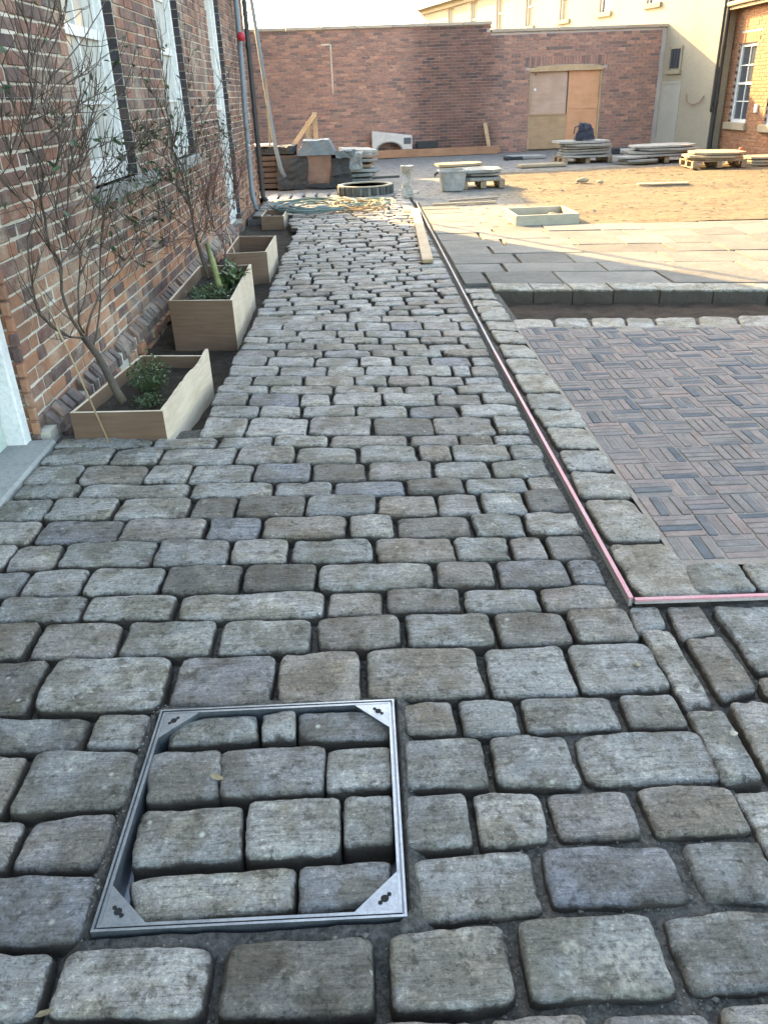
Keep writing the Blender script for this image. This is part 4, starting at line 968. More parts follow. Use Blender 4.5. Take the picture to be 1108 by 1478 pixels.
# straw-like litter lying on the earth
st = MB(); rs = random.Random(8)
for _ in range(900):
    x, y = rs.uniform(1.5, 9), rs.uniform(10.4, 19); a = rs.uniform(0, PI); L = rs.uniform(.02, .08); z = zy(x, y)+.004
    dx, dy = math.cos(a)*L, math.sin(a)*L; w = .003
    st.add([(x-dx, y-dy, z), (x+dx, y+dy, z), (x, y+w*3, z+.008)], [(0, 1, 2)])
M_STRAW = mat_simple('dry_litter', (.38, .30, .17), (.2, .16, .1), 4, .9, .1, var=.5)
st.build('litter', M_STRAW, yard, False, 'stuff')
# small stones about the yard
sb = MB()
for _ in range(900):
    x, y = rs.uniform(1.5, 9), rs.uniform(10.5, 23); s = rs.uniform(.006, .022); z = zy(x, y)
    sb.add([Vector((a*s*rs.uniform(.6, 1.4), b*s*rs.uniform(.6, 1.4), c*s*rs.uniform(.4, .9)))+Vector((x, y, z)) for a, b, c in OCT], OF)
sb.build('pebbles', M_GREYSTONE, yard, False, 'stuff')

# ================================================================ BRICK HOUSE ON THE LEFT
HX = -1.70; HY0, HY1 = 3.86, 14.4
house = empty('brick_house', (HX, 9, 0)); house.location = (0, 0, 0)
tag(house, 'old dark red brick house with white sash windows along the cobbled path', 'house')
OPEN = [(5.55, 6.74, 1.02, 2.85), (8.12, 9.22, 1.02, 2.85), (10.95, 12.05, 0.0, 2.85)]     # y0,y1,z0,z1
def hole(y, z0, z1):
    return None
core = MB()
def wallbox(y0, y1, z0, z1, x0=-8.0, x1=HX-.007): core.box((x0, y0, z0), (x1, y1, z1))
ys = [HY0]+[v for o_ in OPEN for v in o_[:2]]+[HY1]
for i in range(0, len(ys), 2): wallbox(ys[i], ys[i+1], -.3, 7.0, -2.0)
for (a, b, z0, z1) in OPEN:
    if z0 > 0: wallbox(a, b, -.3, z0, -2.0)
    wallbox(a, b, z1, 7.0, -2.0)
core.box((-8, HY0+.3, -.3), (-2.02, HY1-.014, 7.0))
core.box((-2.0, HY1-.3, 7.001), (-1.9, HY1-.02, 7.01))
core.box((-8, -1.0, 2.6), (HX-.014, HY0-.002, 7.0)); core.box((-8, -1.0, -.3), (-1.98, HY0-.002, 2.598))
core.build('wall', M_MORTAR_OLD, house)
# bricks, Flemish bond
C = .0755; LS, LH, J_ = .213, .1015, .0125
bricks = []
def lay(y0, y1, z, par, dark_far=False):
    y = y0 + (0 if par % 2 == 0 else -(LS/2-LH/2)); k = 0
    while y < y1-.01:
        L = LS if k % 2 == 0 else LH
        a, b = max(y, y0), min(y+L, y1)
        if b-a > .03: bricks.append((a, b, z, L if (b-a) > L-.002 else 0))
        y += L+J_; k += 1
NCO = 46
for ci in range(NCO):
    z = -.12+ci*C
    segs = [(HY0, HY1)]
    for (a, b, z0, z1) in OPEN:
        if z+.065 > z0+.005 and z < z1-.005:
            ns = []
            for (p_, q_) in segs:
                if p_ < a < q_: ns.append((p_, a-.005)); ns.append((b+.005, q_))
                else: ns.append((p_, q_))
            segs = ns
    for (p_, q_) in segs: lay(p_, q_, z, ci)
def size_key(b):
    yc = (b[0]+b[1])/2; d = math.hypot(yc, 1.7)
    vis = (b[2] < 1.5+.30*d*1.02-.55) and (yc > 3.8) and not (b[2] > 2.4 and yc < 6)
    return (not vis, d/(b[1]-b[0])**.4)
bricks.sort(key=size_key)
bm_s = []; bm_h = []
for v in range(5):
    for L, lst in ((LS, bm_s), (LH, bm_h)):
        m = MB(); m.cbox((-.05, -L/2, -.0325), (0, L/2, .0325), .006)
        rv = random.Random(v*3+int(L*1000))
        m.v = [(x+(rv.uniform(-.004, .002) if x > -.04 else 0), yq+rv.uniform(-.003, .003), zq+rv.uniform(-.003, .003)) for x, yq, zq in m.v]
        lst.append(m.mesh('brick', M_BRICKOLD))
rb = MB(); nb_ = 0
for (a, b, z, L) in bricks:
    yc = (a+b)/2; zc = z+.0325; pr = HX+U(-.004, .005)
    if nb_ < 296:
        if L: inst('brick', random.choice(bm_s if L == LS else bm_h), house, (pr, yc, zc), (U(-.012, .012), U(-.01, .01), U(-.01, .01)))
        else:
            m = MB(); m.cbox((-.05, -(b-a)/2, -.0325), (0, (b-a)/2, .0325), .006); inst('brick', m.mesh('brick', M_BRICKOLD), house, (pr, yc, zc), (U(-.012, .012), 0, 0))
        nb_ += 1
    else:
        rb.box((pr-.05, a, z), (pr, b, z+.0635))
rb.build('brickwork', M_BRICKOLD, house, False, 'stuff')
# chamfered plinth course and rough footing along the base
M_PLINTH = mat_brick('plinth_brick', [(0, (.12, .095, .085)), (.35, (.22, .165, .135)), (.6, (.16, .13, .115)), (.8, (.27, .17, .12)), (1, (.13, .115, .11))], .7, (.40, .35, .27))
pm_ = [];
for v in range(4):
    m = MB(); w = .066
    m.add([(HX, -w/2, -.03), (HX+.062, -w/2, -.03), (HX+.062, -w/2, .03), (HX+.010, -w/2, .088), (HX, -w/2, .088), (HX, w/2, -.03), (HX+.062, w/2, -.03), (HX+.062, w/2, .03), (HX+.010, w/2, .088), (HX, w/2, .088)], [(0,1,2,3,4)[::-1], (5,6,7,8,9)[::-1][::-1], (1,6,7,2), (2,7,8,3), (3,8,9,4), (0,5,6,1)[::-1][::-1]])
    rv = random.Random(40+v); m.v = [(x+rv.uniform(-.004, .004), yq+rv.uniform(-.003, .003), zq+rv.uniform(-.004, .004)) for x, yq, zq in m.v]
    pm_.append(m.mesh('plinth_brick', M_PLINTH))
y = 4.02
while y < 10.9:
    inst('plinth_brick', random.choice(pm_), house, (U(-.006, .005), y, U(-.006, .005)), (U(-.04, .04), 0, U(-.03, .03))); y += .080
ft = MB(); ft.box((HX-.01, 3.87, -.3), (HX+.052, 10.93, .024)); ft.build('footing', M_MORTAR_OLD, house)
fm = MB(); rf = random.Random(9)
y = 3.9
while y < 10.9:
    for z in (-.16, -.09):
        if rf.random() < .75:
            L = rf.uniform(.09, .22); fm.cbox((HX+.05, y, z), (HX+.082+rf.uniform(-.01, .012), y+L, z+.062), .006)
    y += rf.uniform(.12, .24)
fm.build('footing_bricks', M_BRICKOLD, house, False, 'stuff')
# near corner: reveal bricks of the door opening, facing the camera
rv_ = MB()
for ci in range(36):
    z = -.12+ci*C
    xs_ = [(HX-.004, HX-.105), (HX-.115, HX-.28)] if ci % 2 else [(HX-.004, HX-.215), (HX-.225, HX-.28)]
    for (a, b) in xs_: rv_.cbox((b, HY0-.006+U(-.003, .003), z), (a, HY0+.05, z+.065), .005)
for i, f0 in enumerate([]): pass
rv_.build('reveal_bricks', M_BRICKOLD, house, False, 'stuff')
# quoin of red bricks standing proud at the near corner
for ci in range(14):
    z = .02+ci*C; L = .215 if ci % 2 else .1025
    m = MB(); m.cbox((HX-.04, HY0-.016, z), (HX+.0, HY0-.006+.02, z+.064), .005); inst('brick', m.mesh('brick', M_BRICKOLD), house, (.012+U(-.003, .003), U(-.003, .002), 0))
# white sash windows, deep dark reveals on their far side
def sash(y0, y1, z0, z1, ncol=2, nrow=4, pale=True):
    xr = HX-.085
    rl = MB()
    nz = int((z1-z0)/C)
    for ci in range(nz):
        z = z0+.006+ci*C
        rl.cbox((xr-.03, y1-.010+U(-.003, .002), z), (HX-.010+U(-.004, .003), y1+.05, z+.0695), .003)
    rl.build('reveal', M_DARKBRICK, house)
    w = MB(); f = .075
    w.box((xr-.06, y0, z0), (xr, y0+f, z1)); w.box((xr-.06, y1-f-.012, z0), (xr, y1-.012, z1)); w.box((xr-.06, y0+f, z1-f), (xr, y1-f-.012, z1)); w.box((xr-.06, y0+f, z0), (xr+.01, y1-f-.012, z0+f))
    w.cbox((xr-.02, y1-f-.05, z0+f), (xr+.03, y1-f-.014, z1-f), .006)
    wo_ = w.build('window', M_WHITE, house)
    s = MB(); a, b = y0+f, y1-f-.05; zz0, zz1 = z0+f, z1-f; zm = (zz0+zz1)/2
    s.box((xr-.05, a, zm-.03), (xr-.004, b, zm+.03))
    for t_ in (a, b-.045): s.box((xr-.05, t_, zz0), (xr-.012, t_+.045, zm-.031)); s.box((xr-.055, t_, zm+.031), (xr-.012, t_+.045, zz1))
    s.box((xr-.05, a+.046, zz0), (xr-.012, b-.046, zz0+.07)); s.box((xr-.05, a+.046, zz1-.05), (xr-.012, b-.046, zz1))
    for i in range(1, ncol):
        yc = a+(b-a)*i/ncol; s.box((xr-.045, yc-.011, zz0+.071), (xr-.016, yc+.011, zm-.031)); s.box((xr-.045, yc-.011, zm+.031), (xr-.016, yc+.011, zz1-.051))
    for i in (1, 3):
        zc = zz0+(zz1-zz0)*i/4
        for i2 in range(ncol): s.box((xr-.044, a+.046+(b-a-.092)*i2/ncol+.012, zc-.01), (xr-.017, a+.046+(b-a-.092)*(i2+1)/ncol-.012, zc+.01))
    s.build('sash', M_WHITE, wo_)
    g = MB(); g.box((xr-.040, a+.02, zz0+.02), (xr-.034, b-.02, zz1-.02)); g.build('pane', M_GLASSPALE if pale else M_GLASS, wo_)
    return wo_
w1 = sash(*OPEN[0]); w2 = sash(*OPEN[1]); w3 = sash(*OPEN[2], 2, 4)
for (a, b, z0, z1) in OPEN[:2]:
    m = MB(); m.cbox((HX-.09, a-.03, z0-.10), (HX+.035, b+.45*(a < 6)+.03, z0+.0), .008); m.build('window_sill', M_GREYSTONE, house)
# flat brick arches over the windows
for (a, b, z0, z1) in OPEN:
    m = MB(); y = a-.02
    while y < b: m.cbox((HX-.04, y, z1+.006), (HX+.006, y+.064, z1+.215), .004); y += .075
    m.build('window_arch', M_BRICKOLD, house)
# door at the near end: white frame and pale green leaf
d = MB(); d.cbox((HX-.14, HY0-.13, -.02), (HX-.02, HY0-.055, 2.3), .006); d.cbox((HX-.17, HY0-.052, -.02), (HX-.05, HY0-.012, 2.3), .005)
d.cbox((HX-.14, HY0-1.15, -.02), (HX-.02, HY0-1.07, 2.3), .006); d.box((HX-.14, HY0-1.069, 2.2), (HX-.02, HY0-.131, 2.3))
do = d.build('door_frame', M_WHITE, house)
d = MB(); d.box((HX-.16, HY0-1.068, 0), (HX-.115, HY0-.132, 2.198)); 
for z in (.15, 1.15):
    for q in (0, 1): d.cbox((HX-.117, HY0-1.0+q*.45, z), (HX-.105, HY0-.6+q*.45, z+.85), .004)
d.build('door', M_SAGE, house)
ds = MB(); ds.cbox((HX-.2, 2.45, -.12), (HX+.135, 3.0, .012), .012); ds.cbox((HX-.2, 3.01, -.12), (HX+.105, 3.80, .012), .012); ds.build('doorstep', M_GREYSTONE, house)
# far end gable (faces the yard) in brick
ge = MB(); rgx = random.Random(2)
for ci in range(46):
    z = -.12+ci*C; x = -7.9 + (0 if ci % 2 else .11)
    while x < HX-.02:
        ge.box((x, HY1-.02, z), (min(x+.215, HX-.006), HY1+rgx.uniform(-.003, .003), z+.065)); x += .2255
ge.build('gable_brickwork', M_BRICKOLD, house, False, 'stuff')
up = MB(); z = 3.33
rf_ = MB(); rf_.add([(-8.3, -1.3, 7.0), (HX+.3, -1.3, 7.0), (HX+.3, HY1+.3, 7.0), (-8.3, HY1+.3, 7.0), (-5, 1.5, 9.2), (-5, HY1-3, 9.2)], [(0,1,4),(1,2,5,4),(2,3,5),(3,0,4,5),(3,2,1,0)]); rf_.build('roof', M_SLATE, house)
gt = MB(); gt.tube([(HX+.32, -1.2, 6.98), (HX+.32, HY1+.2, 6.98)], .06, 8); gt.build('gutter', M_BLACK, house)
dp = MB(); dp.tube([(HX+.07, HY1-.12, 6.9), (HX+.07, HY1-.12, .02)], .038, 10)
for z in (.4, 1.3, 2.2, 3.1): dp.tube([(HX+.07, HY1-.12, z), (HX+.07, HY1-.12, z+.07)], .047, 10)
dp.tube([(HX+.07, HY1-.12, .05), (HX+.13, HY1-.15, -.01)], .04, 10)
dp.build('drainpipe', M_BLACK, house)
# training wires across the wall
wr = MB()
for z in (1.0, 1.55, .72): wr.tube([(HX+.03, 4.0, z), (HX+.028, 7.5, z-.02), (HX+.03, 10.8, z)], .0022, 4)
wr.build('training_wire', M_GALVD, house)

# temporary hoses hanging on the house corner
h = MB(); pts = [(-1.62, 13.2, 4.6), (-1.62, 13.2, 2.7), (-1.6, 12.95, 1.9), (-1.61, 12.85, 1.2), (-1.62, 12.85, .6), (-1.61, 12.75, .25), (-1.55, 12.6, .05)]
h.tube(pts, .035, 10); o = h.build('hose', M_HOSE, None, True); tag(o, 'blue grey waste hose running down the house wall beside the drainpipe', 'hose')
h = MB(); h.lathe([(0.005, -.055), (.035, -.05), (.055, -.02), (.055, .02), (.035, .05), (.005, .055)], 14, None, (-1.56, 12.9, 2.28)); o = h.build('red_ball', M_RED, None, True); tag(o, 'small round red ball fixed on the blue grey hose high on the wall', 'ball')
h = MB(); h.tube([(-1.58, 14.62, 4.6), (-1.56, 14.62, 2.9), (-1.51, 14.62, 2.3), (-1.45, 14.64, 1.5), (-1.39, 14.66, .8), (-1.33, 14.68, .45), (-1.28, 14.7, .32)], [.032]*7, 10); o = h.build('hose', M_HOSE, None, True); tag(o, 'pale blue hose swinging free past the house corner over the sheeted stacks', 'hose')
h = MB(); h.box((-1.50, 14.5, .75), (-1.47, 14.52, 1.75)); o = h.build('wooden_batten', M_TIMBER); o.rotation_euler = (0, .03, 0); tag(o, 'thin pale batten standing between drainpipe and hanging hose', 'batten')

# ---- planting strip
sl = sheet('planting_strip', -1.66, -.87, 3.95, 12.35, 16, 120, lambda x, y: -.12+.012*N3(x, y, 8)+.008*N3(x, y, 23), M_SOIL); tag(sl, 'low strip of dark soil between brick house and cobbles', None, None, 'structure')

# ================================================================ PLANTERS
def planter(label, fl, fr, br, bl, z0, z1, soil, broken=False, name='planter'):
    o = empty(name, ((fl[0]+fr[0])/2, (fl[1]+fr[1])/2, z0)); base = o.location.copy()
    tag(o, label, 'planter', 'plywood planters along the house wall')
    th = .018
    def panel(a, b, mat, nm, inward, zt0=None, zt1=None, jag=None, lean=0.0):
        a, b = Vector((*a, 0)), Vector((*b, 0)); d_ = (b-a).normalized(); nn = Vector((-d_.y, d_.x, 0))*inward
        mb = MB(); n = 18 if jag else 1; L = (b-a).length
        for i in range(n+1):
            t_ = i/n; zt = (zt0 or z1)+((zt1 or z1)-(zt0 or z1))*t_
            if jag: zt += jag(t_)
            q = a+d_*L*t_
            for (off, z) in ((0, z0), (th, z0), (th, zt), (0, zt)):
                w = q+nn*off - nn*lean*(z-z0)
                mb.v.append((w.x-base.x, w.y-base.y, z-base.z))
        for i in range(n):
            k_ = i*4
            for j in range(4): mb.f.append((k_+j, k_+4+j, k_+4+(j+1) % 4, k_+(j+1) % 4) if inward > 0 else (k_+j, k_+(j+1) % 4, k_+4+(j+1) % 4, k_+4+j))
        mb.f.append((0, 1, 2, 3)); mb.f.append(tuple(n*4+k_ for k_ in (3, 2, 1, 0)))
        ob_ = mb.build(nm, mat, o); me = ob_.data; me.materials.append(M_PLYEDGE)
        for i in range(n): me.polygons[i*4+2].material_index = 1
        me.polygons[n*4].material_index = 1; me.polygons[n*4+1].material_index = 1
        return ob_
    V2 = lambda a, b, t_: (a[0]+(b[0]-a[0])*t_, a[1]+(b[1]-a[1])*t_)
    ln = lambda a, b: math.hypot(b[0]-a[0], b[1]-a[1])
    e = lambda a, b: th*1.02/ln(a, b)
    panel(V2(fl, fr, 0), V2(fl, fr, 1), M_PLYBROWN, 'front_panel', 1)
    jag = (lambda t_: -.018*max(0, math.sin(t_*9+1))*(t_ > .35)+.008*N3(t_*12, 3, 1)) if broken else None
    panel(V2(fr, br, e(fr, br)), V2(fr, br, 1), M_PLYPALE, 'side_panel', 1, z1, z1+(.04 if broken else .005), jag, .0)
    panel(V2(bl, fl, e(bl, fl)), V2(bl, fl, 1-e(bl, fl)), M_PLYBROWN, 'side_panel', 1)
    panel(V2(br, bl, e(br, bl)), V2(br, bl, 1), M_PLYBROWN, 'back_panel', 1)
    mb = MB(); nx = 8
    for j in range(nx+1):
        for i in range(nx+1):
            q = Vector(V2(V2(fl, fr, .03+.94*i/nx), V2(bl, br, .03+.94*i/nx), .03+.94*j/nx)); mb.v.append((q.x-base.x, q.y-base.y, soil-base.z+.018*N3(q.x, q.y, 7)+.01*N3(q.x, q.y, 21)))
    mb.f = [(j*(nx+1)+i, j*(nx+1)+i+1, (j+1)*(nx+1)+i+1, (j+1)*(nx+1)+i) for j in range(nx) for i in range(nx)]
    mb.build('soil', M_SOIL, o, True)
    return o
planter('nearest plywood planter with broken pale side panel holding a leaning bare shrub', (-1.50, 3.80), (-1.03, 3.77), (-.955, 4.72), (-1.38, 4.78), -.16, .145, .075, True)
planter('tallest plywood planter, second along the wall, holding a leafy tangled shrub', (-1.41, 5.80), (-.945, 5.735), (-.965, 7.08), (-1.42, 7.12), -.14, .245, .16)
planter('third plywood planter along the wall, standing nearly empty', (-1.34, 8.05), (-.94, 8.08), (-.935, 9.06), (-1.36, 9.16), -.14, .185, -.05)
planter('low farthest plywood planter near the house corner', (-1.40, 11.75), (-1.08, 11.7), (-1.075, 12.4), (-1.40, 12.45), -.12, .06, -.03)

# ================================================================ SHRUBS
def leaf_mesh(mat, L=.05, w=.02, seed=0):
    m = MB(); m.v = [(0, 0, 0), (w, L*.3, .004), (w*.8, L*.72, .002), (0, L, -.006), (-w*.8, L*.72, .002), (-w, L*.3, .004), (0, L*.35, -.004), (0, L*.7, -.006)]
    m.f = [(0, 1, 6), (1, 2, 7, 6), (2, 3, 7), (0, 6, 5), (6, 7, 4, 5), (7, 3, 4)]
    return m.mesh('leaf', mat, True)
LEAVES = [leaf_mesh(M_LEAF, .040, .0105), leaf_mesh(M_LEAF, .034, .009), leaf_mesh(M_LEAF, .05, .013)]
def shrub(label, stems, seed, mat, ntw, nleaf, leafzone=None, twigmat=None, name='shrub'):
    rd = random.Random(seed); b = Vector(stems[0][1][0])
    o = empty(name, b); tag(o, label, 'shrub', 'shrubs trained against the house wall')
    tk = MB(); r0, p0 = stems[0]; tk.tube([Vector(q)-b for q in p0], [r0*(1-.35*i/(len(p0)-1)) for i in range(len(p0))], 9); tk.build('trunk', mat, o, True)
    br_ = MB(); tips = []
    def smooth(ps, sub=3):
        ps = [Vector(q) for q in ps]; out = []
        for i in range(len(ps)-1):
            a, b_, c, d_ = ps[max(i-1, 0)], ps[i], ps[i+1], ps[min(i+2, len(ps)-1)]
            for s in range(sub):
                t_ = s/sub; out.append(.5*((2*b_)+(c-a)*t_+(2*a-5*b_+4*c-d_)*t_*t_+(3*b_-a-3*c+d_)*t_**3))
        out.append(ps[-1]); return out
    allp = []
    for r, ps in stems[1:]:
        q = smooth(ps); n = len(q)
        q = [v+Vector((rd.uniform(-.006, .006), rd.uniform(-.008, .008), rd.uniform(-.006, .006))) for v in q]
        q[0] = Vector(ps[0])
        br_.tube([v-b for v in q], [r*.60*(1-.66*i/(n-1)) for i in range(n)], 6)
        for i in range(2, n): allp.append((q[i], (q[i]-q[i-1]).normalized(), i/n))
    tw = MB()
    for _ in range(ntw):
        q, d_, t_ = rd.choice(allp); dirv = (d_*.8+Vector((rd.uniform(-.35, .55), rd.uniform(-.9, .9), rd.uniform(-.3, .9)))).normalized()
        L = rd.uniform(.1, .42); pts = [q]
        for s in range(4):
            dirv = (dirv+Vector((rd.uniform(-.15, .15), rd.uniform(-.22, .22), rd.uniform(-.1, .25)))).normalized(); v = pts[-1]+dirv*L/4
            v.x = max(v.x, HX+.02); pts.append(v)
        tw.tube([v-b for v in pts], [.0028, .0025, .0021, .0016, .0010], 4)
        for v in pts[2:]: tips.append((v, dirv))
        if rd.random() < .6:
            q2 = pts[2]; d2 = (dirv+Vector((rd.uniform(-.5, .5), rd.uniform(-.9, .9), rd.uniform(-.5, .7)))).normalized()
            tw.tube([q2-b, q2+d2*L*.25-b, q2+d2*L*.5+Vector((0, 0, .02))-b], [.0024, .0019, .0012], 4); tips.append((q2+d2*L*.5, d2))
    br_.build('branches', mat, o, True); tw.build('twigs', twigmat or mat, o, True, 'stuff')
    n = 0
    while n < nleaf:
        q, d_ = rd.choice(tips)
        if leafzone and not leafzone(q, rd): continue
        inst('leaf', rd.choice(LEAVES), o, q-b+Vector((rd.uniform(-.01, .02), rd.uniform(-.015, .015), rd.uniform(-.01, .01))), (rd.uniform(-1, 1.4), rd.uniform(-1, 1), rd.uniform(0, 6.28))); n += 1
    return o
shrub('tall nearly leafless shrub with many fanned stems leaning from the nearest planter', S1, 3, M_STEM, 300, 90, lambda q, rd: (q.z > 1.0 and rd.random() < .3) or q.y > 5.4)
shrub('bushy twiggy shrub with dark green leaves rising from the tallest planter', S2, 7, M_STEM, 430, 290, lambda q, rd: .75 < q.z < 1.35 or rd.random() < .25)
shrub('small reddish bare shrub between the third planter and the wall', S3, 9, M_REDTWIG, 170, 20, None)
st_ = MB(); st_.tube([(-1.12, 6.35, .15), (-1.17, 6.45, .34), (-1.23, 6.6, .5)], [.026, .024, .02], 9); o = st_.build('cut_stump', M_STEMG, None, True); tag(o, 'thick cut yellow green stem standing in the tallest planter', 'stump')
def cane(label, a, b, r): m = MB(); m.tube([a, [(p_+q_)/2+.004 for p_, q_ in zip(a, b)], b], [r, r*.95, r*.85], 7); o = m.build('bamboo_cane', M_CANE, None, True); tag(o, label, 'cane', 'canes leaning on planters')
cane('long thin cane leaning from the cobbles in front of the nearest planter to the wall', (-1.31, 3.73, .0), (-1.56, 3.82, .93), .0048)
cane('short pale cane leaning beside the small reddish shrub', (-1.16, 7.75, -.05), (-1.45, 9.0, .30), .009)
def weed(label, c, r, hgt, n, seed, Ls=.05):
    rd = random.Random(seed); o = empty('weed', c); tag(o, label, 'plant', 'small green plants in the planters'); m = MB(); s = MB()
    for _ in range(n):
        a = rd.uniform(0, 6.28); rr = r*rd.random()**.6; hh = hgt*rd.uniform(.25, 1)*(1-.5*rr/r); tip = Vector((math.cos(a)*rr, math.sin(a)*rr, hh)); base_ = Vector((tip.x*.35, tip.y*.35, -.01))
        if rd.random() < .35: s.tube([base_, (base_+tip)/2+Vector((0, 0, .01)), tip], .0014, 3, False)
        L = Ls*rd.uniform(.5, 1.1); w = L*.26; R = Matrix.Translation(tip) @ Matrix.Rotation(rd.uniform(0, 6.28), 4, 'Z') @ Matrix.Rotation(rd.uniform(-.9, 1.2), 4, 'X')
        m.add([R @ Vector(v) for v in ((0, 0, 0), (w, L*.45, .004), (0, L, -.004), (-w, L*.45, .004))], [(0, 1, 2), (0, 2, 3)])
    s.build('stems', M_LEAFY, o); m.build('foliage', M_LEAFY, o)
weed('bushy small green plant at the foot of the leaning shrub trunk', (-1.22, 4.32, .075), .12, .25, 230, 1, .032)
weed('low dark leaves spread over soil in the nearest planter', (-1.17, 4.05, .08), .09, .07, 110, 2, .028)
weed('clump of dark green leaves inside the tallest planter', (-1.18, 6.15, .16), .17, .14, 260, 3, .04)
weed('grassy tuft at the base of the shrub in the tallest planter', (-1.08, 6.55, .16), .12, .22, 160, 4, .09)

# ================================================================ SMALL THINGS ON THE PATH
ps = empty('edging_strip', (.83, 2.15, 0)); tag(ps, 'pink topped straight edging strip along the path turning at the big corner stone', 'edging strip')
def strip(a, b, z, w, hgt, mat, nm, par):
    a = Vector((*a, 0)); b = Vector((*b, 0)); d_ = (b-a).normalized(); nn = Vector((-d_.y, d_.x, 0))*w/2; o3 = Vector(par.matrix_world.translation) if False else Vector((.83, 2.15, 0))
    m = MB(); q = [a-nn-o3, b-nn-o3, b+nn-o3, a+nn-o3]
    m.add([(v.x, v.y, z-hgt) for v in q]+[(v.x, v.y, z) for v in q], [(3,2,1,0),(4,5,6,7),(0,1,5,4),(1,2,6,5),(2,3,7,6),(3,0,4,7)]); return m.build(nm, mat, par)
strip((.826, 2.158), (.815, 5.0), .014, .0145, .006, M_PINK, 'top_strip', ps); strip((.815, 5.002), (.852, 13.2), .014, .0145, .006, M_PALESTRIP, 'top_strip', ps)
strip((.826, 2.159), (.815, 5.0), .0078, .011, .028, M_PALESTRIP, 'upright_web', ps); strip((.815, 5.001), (.852, 13.2), .0078, .011, .028, M_PALESTRIP, 'upright_web', ps)
strip((.836, 2.150), (3.4, 2.095), .014, .0145, .006, M_PINK, 'top_strip', ps); strip((.836, 2.150), (3.4, 2.095), .0078, .011, .012, M_PALESTRIP, 'upright_web', ps)
m = MB(); m.cbox((-.055, -2.0, 0), (.055, 2.0, .035), .004); o = m.build('timber_plank', M_TIMBER); o.location = (.70, 10.1, .012); o.rotation_euler = (0, 0, -.035); tag(o, 'straight pale timber plank lying along the cobbles near the strip', 'plank')
# ropes in a loose heap
def rope(label, mat, seed, cx, cy, rx, ry, n, r, turns):
    rd = random.Random(seed); m = MB(); pts = []; N = 150
    for i in range(N):
        t_ = i/N*turns*2*PI; k_ = .35+.65*abs(math.sin(i*.043+seed)); pts.append(Vector((cx+rx*k_*math.cos(t_)+.12*N3(i*.07, seed, 1), cy+ry*k_*math.sin(t_)+.2*N3(i*.06, seed, 2, 5), .025+.03*rd.random()+.04*i/N)))
    m.tube(pts, r, 6); o = m.build('rope', mat, None, True); tag(o, label, 'rope', 'ropes heaped on the path')
rope('tangled heap of pale teal rope across the far cobbles', M_TEAL, 2, -.72, 12.85, .66, .85, 5, .0105, 9)
rope('loose tan orange rope lying over the teal rope at its right', M_ORROPE, 5, -.05, 12.6, .42, .6, 4, .012, 4)
rope('thin greenish teal rope trailing at the right end of the heap', mat_simple('green_rope', (.22, .30, .24), (.14, .2, .16), 12, .8, .4, 130, .003), 8, .1, 13.0, .45, .45, 4, .008, 4)
# low ring of setts
M_DARKSETT = mat_simple('dark_sett', (.10, .105, .095), (.06, .065, .06), 9, .85, .5, 50, .005, .25, var=.3)
rg_ = empty('well_ring', (.08, 14.75, 0)); tag(rg_, 'low round ring of dark upright stone setts around a hole in the path', 'stone ring')
for i in range(20):
    a = 2*PI*i/20; m = MB(); m.cbox((-.045, -.050, 0), (.045, .050, .135), .008); o = m.build('sett', M_DARKSETT, rg_); o.location = (.44*math.cos(a), .44*math.sin(a), .0); o.rotation_euler = (0, 0, a+U(-.05, .05))
m = MB(); m.lathe([(.40, .0), (.40, .012)], 24); m.build('hole', M_HOLE, rg_)
m = MB(); m.lathe([(.455, .0), (.455, .12), (.42, .12), (.42, .0)], 28); m.build('mortar_ring', M_GREYSTONE, rg_)
m = MB(); m.lathe([(.465, .132), (.47, .15), (.40, .15), (.40, .132)], 28); m.build('rim', M_CONC, rg_)
m = MB(); m.cbox((-.25, -.02, 0), (.25, .02, .04), .006); o = m.build('dark_bar', M_BLACK); o.location = (.45, 15.2, .19); o.rotation_euler = (0, 0, .2); tag(o, 'short black bar lying across the far rim of the stone ring', 'bar')
# pale upright stack
M_WRAP = mat_simple('pale_translucent_wrap', (.36, .335, .29), (.22, .195, .16), 9, .5, .6, 40, .01, .5)
WRAP = True
# fallen things on the near stones
def pebble(label, c, s, mat, nm='pebble', cat='pebble'):
    rd = random.Random(int(c[0]*1000)); m = MB(); n = 10
    m.lathe([(.05*s, -.4*s), (.8*s, -.3*s), (1.0*s, 0), (.75*s, .35*s), (.05*s, .5*s)], n); m.v = [(x*rd.uniform(.85, 1.35), y_*rd.uniform(.7, 1.0), z*rd.uniform(.8, 1.1)) for x, y_, z in m.v]
    o = m.build(nm, mat, None, True); o.location = c; tag(o, label, cat); return o
pebble('small brown pebble lying on a long sett right of the drain cover', (.897, 1.527, .012), .010, M_COPING)
pebble('small tan pebble wedged between setts right of the drain cover', (.745, 1.832, .002), .009, M_STONE)
def dry_leaf(label, c, rz, s):
    m = MB(); m.v = [(-s, 0, .001), (-s*.4, s*.32, .004), (s*.4, s*.3, .003), (s, 0, .006), (s*.4, -s*.28, .002), (-s*.4, -s*.3, .003), (0, 0, .0)]
    m.f = [(6, 1, 0), (6, 2, 1), (6, 3, 2), (6, 4, 3), (6, 5, 4), (6, 0, 5)]; o = m.build('fallen_leaf', M_STRAW, None, True); o.location = c; o.rotation_euler = (0, 0, rz); tag(o, label, 'leaf')
dry_leaf('small dry pale leaf on the sett at the lower left', (-.655, .90, .006), .3, .018)
dry_leaf('dry pale leaf lying on a dark stone inside the drain cover', (-.425, 1.475, -.004), -.5, .024)

